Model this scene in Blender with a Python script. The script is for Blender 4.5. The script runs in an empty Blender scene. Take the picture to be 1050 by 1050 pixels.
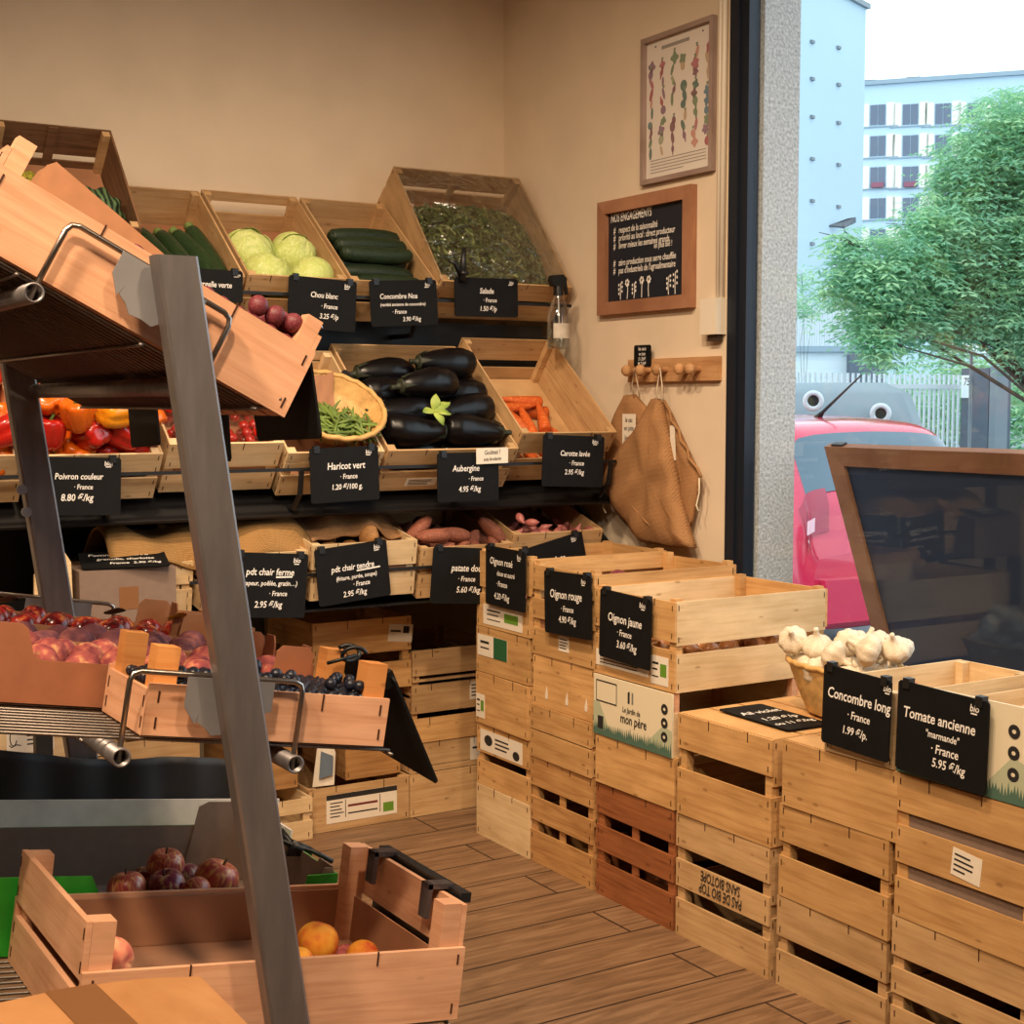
import bpy, math, random
import numpy as np
from mathutils import Matrix, Vector
random.seed(7)
C = bpy.context.scene.collection
SC = bpy.context.scene
R = math.radians
# ------------------------------------------------------------------ camera maths
F = 1478.0
CAM = Vector((-3.25, -5.37, 1.55))
YAW = R(31.5)
PIT = math.atan(112/1478)

def ray(px, py):
    a = (px-525)/F; b = (525-py)/F
    c, s = math.cos(PIT), math.sin(PIT)
    lf = c+b*s; lu = -s+b*c
    return Vector((lf*math.sin(YAW)+a*math.cos(YAW), lf*math.cos(YAW)-a*math.sin(YAW), lu))

def at(px, py, x=None, y=None, z=None):
    """point of the place seen at a measured spot of the photograph, on the plane x=, y= or z="""
    d = ray(px, py)
    if x is not None: t = (x-CAM.x)/d.x
    elif y is not None: t = (y-CAM.y)/d.y
    else: t = (z-CAM.z)/d.z
    return CAM+d*t

def lin(c):
    def f(v):
        v /= 255.0
        return v/12.92 if v <= .04045 else ((v+.055)/1.055)**2.4
    return (f(c[0]), f(c[1]), f(c[2]), 1)

# ------------------------------------------------------------------ materials
MATS = {}
def base_mat(name):
    m = bpy.data.materials.new(name); m.use_nodes = True
    nt = m.node_tree
    b = nt.nodes['Principled BSDF']
    return m, nt, b

def N(nt, typ, **k):
    n = nt.nodes.new(typ)
    for a, v in k.items(): setattr(n, a, v)
    return n

def mapped(nt, scale, kind='Object'):
    tc = N(nt, 'ShaderNodeTexCoord'); mp = N(nt, 'ShaderNodeMapping')
    mp.inputs['Scale'].default_value = scale
    nt.links.new(tc.outputs[kind], mp.inputs['Vector'])
    return mp

def ramp(nt, stops):
    r = N(nt, 'ShaderNodeValToRGB')
    el = r.color_ramp.elements
    while len(el) < len(stops): el.new(.5)
    for e, (p, c) in zip(el, stops): e.position = p; e.color = c
    return r

def plain(name, col, rough=.6, metal=0, noise=0, nscale=30, bump=0, spec=.5, coat=0, randv=0, aniso=(1,1,1)):
    if name in MATS: return MATS[name]
    m, nt, b = base_mat(name)
    c = lin(col)
    b.inputs['Roughness'].default_value = rough
    b.inputs['Metallic'].default_value = metal
    b.inputs['Specular IOR Level'].default_value = spec
    b.inputs['Coat Weight'].default_value = coat
    b.inputs['Base Color'].default_value = c
    last = None
    if noise or bump:
        mp = mapped(nt, aniso)
        nz = N(nt, 'ShaderNodeTexNoise'); nz.inputs['Scale'].default_value = nscale; nz.inputs['Detail'].default_value = 6
        nt.links.new(mp.outputs[0], nz.inputs['Vector'])
    if noise:
        lo = tuple(max(0, v*(1-noise)) for v in c[:3])+(1,); hi = tuple(min(1, v*(1+noise)) for v in c[:3])+(1,)
        r = ramp(nt, [(.3, lo), (.7, hi)])
        nt.links.new(nz.outputs['Fac'], r.inputs[0]); last = r.outputs[0]
        nt.links.new(last, b.inputs['Base Color'])
    if randv:
        oi = N(nt, 'ShaderNodeObjectInfo'); hs = N(nt, 'ShaderNodeHueSaturation'); mr = N(nt, 'ShaderNodeMapRange')
        mr.inputs[3].default_value = 1-randv; mr.inputs[4].default_value = 1+randv
        nt.links.new(oi.outputs['Random'], mr.inputs[0]); nt.links.new(mr.outputs[0], hs.inputs['Value'])
        if last is not None: nt.links.new(last, hs.inputs['Color'])
        else: hs.inputs['Color'].default_value = c
        nt.links.new(hs.outputs[0], b.inputs['Base Color'])
    if bump:
        bp = N(nt, 'ShaderNodeBump'); bp.inputs['Strength'].default_value = bump; bp.inputs['Distance'].default_value = .004
        nt.links.new(nz.outputs['Fac'], bp.inputs['Height']); nt.links.new(bp.outputs[0], b.inputs['Normal'])
    MATS[name] = m
    return m

def wood(name, c1, c2, rough=.65, sc=(1.3, 1.3, 26), rv=.10, knots=True, nsc=3.0):
    """split poplar and pine boards: streaks along the boards, a few blotches and knots"""
    if name in MATS: return MATS[name]
    m, nt, b = base_mat(name)
    L = nt.links
    mp = mapped(nt, sc)
    oi = N(nt, 'ShaderNodeObjectInfo')
    ad = N(nt, 'ShaderNodeVectorMath', operation='ADD'); ml = N(nt, 'ShaderNodeMath', operation='MULTIPLY'); ml.inputs[1].default_value = 37.0
    L.new(oi.outputs['Random'], ml.inputs[0]); L.new(mp.outputs[0], ad.inputs[0]); L.new(ml.outputs[0], ad.inputs[1])
    nz = N(nt, 'ShaderNodeTexNoise'); nz.inputs['Scale'].default_value = nsc; nz.inputs['Detail'].default_value = 7
    nz.inputs['Roughness'].default_value = .62; nz.inputs['Distortion'].default_value = .5
    L.new(ad.outputs[0], nz.inputs['Vector'])
    r = ramp(nt, [(.28, lin(c2)), (.5, lin([(a*2+d)/3 for a, d in zip(c1, c2)])), (.72, lin(c1))])
    L.new(nz.outputs['Fac'], r.inputs[0])
    # blotches
    mp2 = mapped(nt, (1, 1, 2.2)); n2 = N(nt, 'ShaderNodeTexNoise'); n2.inputs['Scale'].default_value = 6; n2.inputs['Detail'].default_value = 4
    ad2 = N(nt, 'ShaderNodeVectorMath', operation='ADD'); L.new(mp2.outputs[0], ad2.inputs[0]); L.new(ml.outputs[0], ad2.inputs[1])
    L.new(ad2.outputs[0], n2.inputs['Vector'])
    r2 = ramp(nt, [(.35, (.72, .68, .62, 1)), (.62, (1, 1, 1, 1))]); L.new(n2.outputs['Fac'], r2.inputs[0])
    mx = N(nt, 'ShaderNodeMix', data_type='RGBA', blend_type='MULTIPLY'); mx.inputs[0].default_value = .6
    L.new(r.outputs[0], mx.inputs[6]); L.new(r2.outputs[0], mx.inputs[7])
    out = mx.outputs[2]
    if knots:
        mp3 = mapped(nt, (9, 9, 22)); vo = N(nt, 'ShaderNodeTexVoronoi'); vo.inputs['Scale'].default_value = 1.0
        ad3 = N(nt, 'ShaderNodeVectorMath', operation='ADD'); L.new(mp3.outputs[0], ad3.inputs[0]); L.new(ml.outputs[0], ad3.inputs[1])
        L.new(ad3.outputs[0], vo.inputs['Vector'])
        r3 = ramp(nt, [(.06, (.35, .24, .15, 1)), (.13, (1, 1, 1, 1))]); L.new(vo.outputs['Distance'], r3.inputs[0])
        m3 = N(nt, 'ShaderNodeMix', data_type='RGBA', blend_type='MULTIPLY'); m3.inputs[0].default_value = .55
        L.new(out, m3.inputs[6]); L.new(r3.outputs[0], m3.inputs[7]); out = m3.outputs[2]
    hs = N(nt, 'ShaderNodeHueSaturation'); mr = N(nt, 'ShaderNodeMapRange'); mr.inputs[3].default_value = 1-rv; mr.inputs[4].default_value = 1+rv
    L.new(oi.outputs['Random'], mr.inputs[0]); L.new(mr.outputs[0], hs.inputs['Value']); L.new(out, hs.inputs['Color'])
    L.new(hs.outputs[0], b.inputs['Base Color'])
    bp = N(nt, 'ShaderNodeBump'); bp.inputs['Strength'].default_value = .25; bp.inputs['Distance'].default_value = .002
    L.new(nz.outputs['Fac'], bp.inputs['Height']); L.new(bp.outputs[0], b.inputs['Normal'])
    b.inputs['Roughness'].default_value = rough; b.inputs['Specular IOR Level'].default_value = .25
    MATS[name] = m
    return m

def fruit_mat(name, cols, scale=9, rough=.4, rv=.12, detail=3, spec=.4, coat=0, stretch=(1, 1, 1), bump=0):
    """skin colour running through several tones over a noise"""
    if name in MATS: return MATS[name]
    m, nt, b = base_mat(name); L = nt.links
    mp = mapped(nt, stretch); oi = N(nt, 'ShaderNodeObjectInfo')
    ml = N(nt, 'ShaderNodeMath', operation='MULTIPLY'); ml.inputs[1].default_value = 53.0
    ad = N(nt, 'ShaderNodeVectorMath', operation='ADD'); L.new(oi.outputs['Random'], ml.inputs[0]); L.new(mp.outputs[0], ad.inputs[0]); L.new(ml.outputs[0], ad.inputs[1])
    nz = N(nt, 'ShaderNodeTexNoise'); nz.inputs['Scale'].default_value = scale; nz.inputs['Detail'].default_value = detail
    L.new(ad.outputs[0], nz.inputs['Vector'])
    n = len(cols)
    r = ramp(nt, [(.30+.4*i/max(1, n-1), lin(c)) for i, c in enumerate(cols)]); L.new(nz.outputs['Fac'], r.inputs[0])
    hs = N(nt, 'ShaderNodeHueSaturation'); mr = N(nt, 'ShaderNodeMapRange'); mr.inputs[3].default_value = 1-rv; mr.inputs[4].default_value = 1+rv
    L.new(oi.outputs['Random'], mr.inputs[0]); L.new(mr.outputs[0], hs.inputs['Value']); L.new(r.outputs[0], hs.inputs['Color'])
    L.new(hs.outputs[0], b.inputs['Base Color'])
    b.inputs['Roughness'].default_value = rough; b.inputs['Specular IOR Level'].default_value = spec; b.inputs['Coat Weight'].default_value = coat
    if bump:
        bp = N(nt, 'ShaderNodeBump'); bp.inputs['Strength'].default_value = bump; bp.inputs['Distance'].default_value = .004
        L.new(nz.outputs['Fac'], bp.inputs['Height']); L.new(bp.outputs[0], b.inputs['Normal'])
    MATS[name] = m
    return m

def see_through(name, tint, gloss=.08, rough=.02, wrinkle=0):
    """clear film or glass: lets light straight through and mirrors a little"""
    m = bpy.data.materials.new(name); m.use_nodes = True; nt = m.node_tree; nt.nodes.clear(); L = nt.links
    o = N(nt, 'ShaderNodeOutputMaterial'); t = N(nt, 'ShaderNodeBsdfTransparent'); g = N(nt, 'ShaderNodeBsdfGlossy'); mx = N(nt, 'ShaderNodeMixShader')
    t.inputs[0].default_value = tint; g.inputs['Roughness'].default_value = rough; g.inputs[0].default_value = (1, 1, 1, 1)
    lw = N(nt, 'ShaderNodeLayerWeight'); lw.inputs[0].default_value = .35
    mr = N(nt, 'ShaderNodeMapRange'); mr.inputs[3].default_value = gloss; mr.inputs[4].default_value = min(1, gloss*6)
    L.new(lw.outputs['Fresnel'], mr.inputs[0]); L.new(mr.outputs[0], mx.inputs[0]); L.new(t.outputs[0], mx.inputs[1]); L.new(g.outputs[0], mx.inputs[2]); L.new(mx.outputs[0], o.inputs[0])
    if wrinkle:
        mp = mapped(nt, (1, 1, 1)); nz = N(nt, 'ShaderNodeTexNoise'); nz.inputs['Scale'].default_value = 14; nz.inputs['Detail'].default_value = 5; nz.inputs['Distortion'].default_value = 1.2
        L.new(mp.outputs[0], nz.inputs['Vector']); bp = N(nt, 'ShaderNodeBump'); bp.inputs['Strength'].default_value = wrinkle; bp.inputs['Distance'].default_value = .03
        L.new(nz.outputs['Fac'], bp.inputs['Height']); L.new(bp.outputs[0], g.inputs['Normal']); L.new(bp.outputs[0], lw.inputs['Normal'])
    return m

W_AMBER = wood('wood_amber', (214, 170, 114), (180, 132, 80), rv=.15)
W_PALE = wood('wood_pale', (228, 200, 158), (206, 172, 126))
W_TAN = wood('wood_tan', (206, 170, 124), (176, 136, 92))
W_RED = wood('wood_red', (172, 108, 66), (126, 70, 38), knots=True)
W_KNOT = wood('wood_knotty', (206, 160, 104), (160, 108, 62))
W_ROSY = wood('wood_rosy', (226, 174, 138), (202, 144, 108), rv=.08)
W_DARK = wood('wood_worn', (140, 104, 74), (84, 58, 42))
W_FRAME = wood('wood_frame', (178, 130, 100), (150, 102, 76), knots=False)
W_PEG = wood('wood_peg', (204, 158, 112), (170, 120, 78), knots=False)
W_GREYF = wood('wood_greyed', (172, 150, 140), (142, 120, 110), knots=False)
STAPLE = plain('staple_iron', (70, 42, 26), .5, .3)
KRAFT = plain('kraft_board', (176, 122, 84), .8, noise=.08, nscale=40, bump=.05)
KRAFT_D = plain('kraft_board_dark', (150, 92, 60), .8, noise=.08, nscale=40)
BROWN_PAPER = plain('brown_paper', (160, 112, 80), .75, noise=.12, nscale=8, bump=.4)
GREYBOARD = plain('grey_board', (128, 106, 92), .85, noise=.06, nscale=40)
WHITEBOARD = plain('white_board', (226, 216, 206), .7, noise=.10, nscale=22)
GREENBOX = plain('green_print', (46, 160, 44), .45, noise=.05)
CREAM = plain('cream_print', (222, 208, 178), .7)
SAGE = plain('sage_print', (176, 180, 150), .7)
GRASSPRINT = plain('grass_print', (74, 104, 88), .7)
INK = plain('ink', (32, 30, 30), .7)
PAPER = plain('paper', (226, 214, 196), .75, noise=.03)
ECO = plain('eco_green', (96, 140, 40), .6)
ORANGEPRINT = plain('orange_print', (190, 112, 48), .7)
SLATE = plain('slate', (13, 13, 14), .7, noise=.25, nscale=14, spec=.22)
CHALK = plain('chalk', (236, 230, 222), .9)
CLIPM = plain('black_plastic', (22, 22, 23), .4)
STEEL = plain('brushed_steel', (132, 126, 125), .42, .7, noise=.14, nscale=9, aniso=(6, 6, 1))
STEEL_L = plain('plate_steel', (150, 148, 150), .5, .6, noise=.1, nscale=14)
CHROME = plain('wire_steel', (172, 164, 156), .28, 1.0)
DWIRE = plain('tray_wire', (122, 112, 104), .42, .85)
BLACKMETAL = plain('black_metal', (26, 25, 26), .5, .2)
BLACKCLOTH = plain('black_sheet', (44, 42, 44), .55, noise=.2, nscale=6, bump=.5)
BURLAP = None

def make_burlap(name, c):
    m, nt, b = base_mat(name); L = nt.links
    mp = mapped(nt, (1, 1, 1)); w1 = N(nt, 'ShaderNodeTexWave', wave_type='BANDS', bands_direction='Y'); w1.inputs['Scale'].default_value = 70; w1.inputs['Distortion'].default_value = 1.5
    w2 = N(nt, 'ShaderNodeTexWave', wave_type='BANDS', bands_direction='Z'); w2.inputs['Scale'].default_value = 70; w2.inputs['Distortion'].default_value = 1.5
    L.new(mp.outputs[0], w1.inputs[0]); L.new(mp.outputs[0], w2.inputs[0])
    mul = N(nt, 'ShaderNodeMath', operation='MULTIPLY'); L.new(w1.outputs['Fac'], mul.inputs[0]); L.new(w2.outputs['Fac'], mul.inputs[1])
    nz = N(nt, 'ShaderNodeTexNoise'); nz.inputs['Scale'].default_value = 9; nz.inputs['Detail'].default_value = 5; L.new(mp.outputs[0], nz.inputs['Vector'])
    ad = N(nt, 'ShaderNodeMath', operation='ADD'); L.new(mul.outputs[0], ad.inputs[0]); L.new(nz.outputs['Fac'], ad.inputs[1])
    cc = lin(c); r = ramp(nt, [(.4, tuple(v*.7 for v in cc[:3])+(1,)), (1.0, tuple(min(1, v*1.2) for v in cc[:3])+(1,))]); L.new(ad.outputs[0], r.inputs[0])
    L.new(r.outputs[0], b.inputs['Base Color']); b.inputs['Roughness'].default_value = .9; b.inputs['Specular IOR Level'].default_value = .1
    bp = N(nt, 'ShaderNodeBump'); bp.inputs['Strength'].default_value = .5; bp.inputs['Distance'].default_value = .003; L.new(ad.outputs[0], bp.inputs['Height']); L.new(bp.outputs[0], b.inputs['Normal'])
    return m
BURLAP = make_burlap('burlap', (168, 124, 84))
BURLAP_Y = make_burlap('burlap_old', (158, 120, 74))

# ------------------------------------------------------------------ mesh builder
class MB:
    def __init__(s): s.v = []; s.f = []; s.m = []
    def add(s, vs, fs, mi=0, M=None):
        o = len(s.v)
        for p in vs:
            p = Vector(p)
            s.v.append(M @ p if M is not None else p)
        for f in fs: s.f.append([i+o for i in f]); s.m.append(mi)
        return s
    def box(s, x0, x1, y0, y1, z0, z1, mi=0, M=None):
        vs = [(x0,y0,z0),(x1,y0,z0),(x1,y1,z0),(x0,y1,z0),(x0,y0,z1),(x1,y0,z1),(x1,y1,z1),(x0,y1,z1)]
        return s.add(vs, [(0,3,2,1),(4,5,6,7),(0,1,5,4),(1,2,6,5),(2,3,7,6),(3,0,4,7)], mi, M)
    def prism(s, pts, off, mi=0, M=None):
        n = len(pts); off = Vector(off); a = [Vector(p) for p in pts]; b = [p+off for p in a]
        fs = [tuple(range(n-1, -1, -1)), tuple(range(n, 2*n))]+[(i, (i+1) % n, n+(i+1) % n, n+i) for i in range(n)]
        return s.add(a+b, fs, mi, M)
    def tube(s, pts, r, seg=8, mi=0, M=None, closed=False, cap=True, taper=None):
        pts = [Vector(p) for p in pts]; n = len(pts); vs = []; fs = []
        up = Vector((0, 0, 1)); prev = None
        for i, p in enumerate(pts):
            if closed: d = (pts[(i+1) % n]-pts[i-1])
            else: d = pts[min(i+1, n-1)]-pts[max(i-1, 0)]
            d.normalize()
            if prev is None:
                a = up if abs(d.z) < .9 else Vector((1, 0, 0)); u = d.cross(a).normalized()
            else:
                u = (prev-d*prev.dot(d)).normalized()
            prev = u; w = d.cross(u)
            rr = r*(taper[i] if taper else 1)
            for k in range(seg):
                t = 2*math.pi*k/seg; vs.append(p+u*(rr*math.cos(t))+w*(rr*math.sin(t)))
        rings = n if closed else n-1
        for i in range(rings):
            j = (i+1) % n
            for k in range(seg):
                k2 = (k+1) % seg; fs.append((i*seg+k, i*seg+k2, j*seg+k2, j*seg+k))
        if cap and not closed:
            fs.append(tuple(range(seg-1, -1, -1))); fs.append(tuple((n-1)*seg+k for k in range(seg)))
        return s.add(vs, fs, mi, M)
    def surf(s, fn, nu, nv, mi=0, M=None):
        """closed round u; v runs pole to pole"""
        vs = [fn(0, 0.0)]; fs = []
        for j in range(1, nv):
            for i in range(nu): vs.append(fn(2*math.pi*i/nu, j/nv))
        vs.append(fn(0, 1.0)); last = len(vs)-1
        for i in range(nu): fs.append((0, 1+(i+1) % nu, 1+i))
        for j in range(nv-2):
            for i in range(nu):
                a = 1+j*nu+i; b = 1+j*nu+(i+1) % nu; fs.append((a, b, b+nu, a+nu))
        o = 1+(nv-2)*nu
        for i in range(nu): fs.append((o+i, o+(i+1) % nu, last))
        return s.add(vs, fs, mi, M)
    def grid(s, fn, nu, nv, mi=0, M=None):
        vs = [fn(i/nu, j/nv) for j in range(nv+1) for i in range(nu+1)]
        fs = [(j*(nu+1)+i, j*(nu+1)+i+1, (j+1)*(nu+1)+i+1, (j+1)*(nu+1)+i) for j in range(nv) for i in range(nu)]
        return s.add(vs, fs, mi, M)
    def lathe(s, prof, seg=32, mi=0, M=None, rf=None):
        vs = []; fs = []; n = len(prof)
        for j, (r, z) in enumerate(prof):
            for i in range(seg):
                t = 2*math.pi*i/seg; k = rf(t, j/(n-1)) if rf else 1
                vs.append((r*k*math.cos(t), r*k*math.sin(t), z))
        for j in range(n-1):
            for i in range(seg):
                i2 = (i+1) % seg; fs.append((j*seg+i, j*seg+i2, (j+1)*seg+i2, (j+1)*seg+i))
        return s.add(vs, fs, mi, M)
    def mesh(s, name, mats, smooth=False):
        me = bpy.data.meshes.new(name)
        me.from_pydata([tuple(p) for p in s.v], [], s.f)
        for m in (mats if isinstance(mats, (list, tuple)) else [mats]): me.materials.append(m)
        me.polygons.foreach_set('material_index', s.m)
        if smooth: me.polygons.foreach_set('use_smooth', [True]*len(s.f))
        me.update()
        return me
    def build(s, name, mats, parent=None, smooth=False, M=None):
        return put(name, s.mesh(name, mats, smooth), parent, M)

def put(name, me, parent=None, M=None):
    o = bpy.data.objects.new(name, me); C.objects.link(o)
    if parent is not None: o.parent = parent
    if M is not None: o.matrix_local = M
    return o
def tag(o, label=None, cat=None, group=None, kind=None):
    if label: o['label'] = label
    if cat: o['category'] = cat
    if group: o['group'] = group
    if kind: o['kind'] = kind
    return o
def thing(name, label, cat, M=None, group=None):
    return tag(put(name, None, None, M), label, cat, group)
def structure(name, mb, mats, smooth=False, M=None):
    return tag(mb.build(name, mats, None, smooth, M), kind='structure')
def frame_of(o, ex, ey, ez):
    M = Matrix.Identity(4)
    for i, a in enumerate((ex, ey, ez)):
        a = Vector(a)
        for k in range(3): M[k][i] = a[k]
    for k in range(3): M[k][3] = o[k]
    return M
def T(x, y, z): return Matrix.Translation((x, y, z))
def RX(a): return Matrix.Rotation(R(a), 4, 'X')
def RY(a): return Matrix.Rotation(R(a), 4, 'Y')
def RZ(a): return Matrix.Rotation(R(a), 4, 'Z')
def S(x, y=None, z=None):
    return Matrix.Diagonal((x, x if y is None else y, x if z is None else z, 1))
def hsh(*a):
    return random.Random(hash(a) & 0xffffffff)

# ------------------------------------------------------------------ lettering
_TX = {}
def text_geo(s):
    if s in _TX: return _TX[s]
    cu = bpy.data.curves.new('t', 'FONT'); cu.body = s; cu.size = 1; cu.shear = .12; cu.offset = .012; cu.resolution_u = 2; cu.space_character = .98
    o = bpy.data.objects.new('t', cu); C.objects.link(o)
    dg = bpy.context.evaluated_depsgraph_get(); me = bpy.data.meshes.new_from_object(o.evaluated_get(dg))
    vs = [tuple(v.co) for v in me.vertices]; fs = [tuple(p.vertices) for p in me.polygons]
    bpy.data.objects.remove(o); bpy.data.curves.remove(cu); bpy.data.meshes.remove(me)
    w = max([v[0] for v in vs]) if vs else 0
    _TX[s] = (vs, fs, w)
    return _TX[s]
def write(mb, s, x, y, h, M, mi=0, align='l', squeeze=1.0, rot=0, maxw=None, lift=.0006):
    """letters of height about h*0.7 on the local xy plane of M"""
    vs, fs, w = text_geo(s)
    k = squeeze
    if maxw and w*h*k > maxw: k = maxw/(w*h)
    dx = 0 if align == 'l' else (-w*h*k/2 if align == 'c' else -w*h*k)
    L = M @ T(x, y, lift) @ RZ(rot) @ T(dx, 0, 0) @ S(h*k, h, 1)
    mb.add(vs, fs, mi, L)
# ------------------------------------------------------------------ crates
FRONT_AX = ((1, 0, 0), (0, 0, 1), (0, -1, 0))
SEED = [0]
def rnd():
    SEED[0] += 1
    return random.Random(SEED[0]*7919+13)

def paper(parent, x0, z0, w, h, kind, rot=0, name='paper_label', y=-.0012):
    """a printed paper stuck on the outside of a panel that faces -y in crate space"""
    mb = MB(); A = frame_of((x0, y, z0), *FRONT_AX) @ RZ(rot)
    q = rnd()
    def rect(a, b, c, d, mi, l=.0006): mb.add([(a*w, b*h, l), (c*w, b*h, l), (c*w, d*h, l), (a*w, d*h, l)], [(0, 1, 2, 3)], mi, A)
    if kind != 'stain':
        mb.prism([(0, 0, -.0008), (w, 0, -.0008), (w, h, -.0008), (0, h, -.0008)], (0, 0, .0010), 0, A)
    if kind == 'band':
        rect(0, .82, 1, 1, 1); rect(.3, .5, .72, .58, 4); rect(.3, .25, .72, .3, 1); rect(.8, .12, .95, .45, 2)
        for k in range(5): rect(.05, .2+.12*k, .05+.2*q.uniform(.6, 1), .24+.12*k, 1)
        rect(.26, .15, .27, .78, 1); rect(.75, .15, .76, .78, 1)
    elif kind == 'lines':
        for k in range(4): rect(.08, .18+.19*k, .08+.8*q.uniform(.5, 1), .25+.19*k, 1)
    elif kind == 'eco':
        rect(.55, .3, .9, .75, 2); rect(.1, .7, .45, .78, 1); rect(.1, .5, .4, .56, 1); rect(.1, .25, .45, .3, 1)
    elif kind == 'green':
        rect(.55, 0, 1, 1, 3); rect(.1, .6, .4, .72, 1); rect(.1, .35, .4, .42, 1)
    elif kind == 'orange':
        rect(.3, 0, .72, 1, 5); rect(.05, .5, .22, .6, 1); rect(.36, .6, .66, .66, 1); rect(.36, .35, .62, .4, 1); rect(.8, .3, .94, .7, 1)
    elif kind == 'round':
        for k in range(3):
            c = .12+.1*k
            mb.add([(.2*w+.10*w*math.cos(t), .55*h+.26*h*math.sin(t), .0006) for t in [j*math.pi/6 for j in range(12)]], [tuple(range(12))], 1, A)
            mb.add([(.86*w+.08*w*math.cos(t), .3*h+.22*h*math.sin(t), .0006) for t in [j*math.pi/6 for j in range(12)]], [tuple(range(12))], 1, A)
            break
        for k in range(3): rect(.36, .28+.2*k, .36+.36*q.uniform(.6, 1), .36+.2*k, 1)
    elif kind == 'torn':
        rect(.08, .55, .5, .66, 1); rect(.6, .5, .85, .9, 1)
    elif kind == 'script':
        pts = [(.14*w+.07*w*math.cos(t), .52*h+.25*h*math.sin(t), .0008) for t in [k*.35 for k in range(2, 18)]]
        mb.tube(pts, .0016, 4, 1, A)
        mb.tube([(.05*w, .3*h, .0008), (.1*w, .22*h, .0008), (.2*w, .3*h, .0008), (.3*w, .26*h, .0008)], .0016, 4, 1, A)
        for k in range(4): rect(.42, .25+.14*k, .42+.5*q.uniform(.6, 1), .30+.14*k, 1)
    mb.build(name, [PAPER, INK, ECO, plain('deep_green', (30, 90, 54), .6), plain('maroon_print', (110, 40, 40), .6), ORANGEPRINT], parent)

def crate(label, M, W, L, H, mat, front, side=None, back=None, group=None, inverted=False, post_h=None, stile=False,
          papers=(), liner=None, liner_mat=None, post_mat=None, base='boards', staples=True, cat='crate', name='wooden_crate', t=.007, ps=.026):
    """local space: front end at y=0 facing -y, x across, z up; slats are (low, high) shares of the height"""
    root = thing(name, label, cat, M, group)
    q = rnd(); ph = post_h or H
    pm = post_mat or mat
    side = side or [(0, .46), (.56, 1)]
    back = back or front
    def panel(nm, kind):
        mb = MB(); sl = {'f': front, 'b': back, 'l': side, 'r': side}[kind]
        for (a, b) in sl:
            j = q.uniform(-.0015, .0015); z0, z1 = a*H+j, b*H+j
            if kind == 'f':
                mb.box(-W/2, W/2, 0, t, z0, z1)
                if staples:
                    for x in (-W/2+.013, W/2-.013):
                        for zz in np.linspace(z0+.018, z1-.018, 2 if z1-z0 > .07 else 1):
                            d = q.uniform(-.003, .003); mb.box(x+d-.0013, x+d+.0013, -.0012, .001, zz-.008, zz+.008, 1)
            elif kind == 'b': mb.box(-W/2, W/2, L-t, L, z0, z1)
            elif kind == 'l': mb.box(-W/2, -W/2+t, t+.0004, L-t-.0004, z0, z1)
            else: mb.box(W/2-t, W/2, t+.0004, L-t-.0004, z0, z1)
            if kind in 'lr' and staples:
                x0 = -W/2-.0012 if kind == 'l' else W/2-.001
                for y in (.014, L-.014):
                    for zz in np.linspace(z0+.018, z1-.018, 2): mb.box(x0, x0+.0022, y-.0013, y+.0013, zz-.008, zz+.008, 1)
        if stile and kind in 'fb':
            y0, y1 = (t+.0004, t+.006) if kind == 'f' else (L-t-.006, L-t-.0004)
            mb.box(-.016, .016, y0, y1, .004, H-.004)
        # wire staples bent over the top edge
        if kind == 'f' and staples:
            for x in (-W*.22+q.uniform(-.03, .03), W*.2+q.uniform(-.03, .03)):
                z = H*front[-1][1]; l = q.uniform(.018, .03); mb.box(x-.0012, x+.0012, -.0014, .001, z-l, z+.0012, 1)
        return mb.build(nm, [mat, STAPLE], root)
    fp = panel('end_panel', 'f'); panel('end_panel', 'b'); panel('side_panel', 'l'); panel('side_panel', 'r')
    for sx in (-1, 1):
        for y0 in (t+.0008, L-t-ps-.0008):
            xa = sx*(W/2-t-.0004); xb = sx*(W/2-t-ps)
            MB().box(min(xa, xb), max(xa, xb), y0, y0+ps, .001, ph-(0 if ph > H else .002)).build('corner_post', pm, root)
    z0, z1 = (H-.006, H-.0005) if inverted else (.0005, .0065)
    mb = MB()
    if base == 'boards':
        n = 5; w = (L-2*t)/n
        for k in range(n):
            mb.box(-W/2+.001, W/2-.001, t+k*w+.001, t+(k+1)*w-.012, z0, z1+(.0022 if inverted else 0))
    else: mb.box(-W/2+t, W/2-t, t, L-t, z0, z1)
    mb.build('base', mat, root)
    for p in papers: paper(fp, *p)
    if liner is not None:
        mb = MB(); e = .004
        mb.box(-W/2+t+e, W/2-t-e, t+e, L-t-e, .012, liner)
        mb.build('liner', liner_mat or BROWN_PAPER, root)
    return root

FULL = [(0, 1)]
TWO = [(0, .44), (.53, 1)]
TWOS = [(0, .52), (.53, 1)]
VENT = [(0, .40), (.56, 1)]
THREE = [(0, .30), (.40, .62), (.73, 1)]

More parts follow.
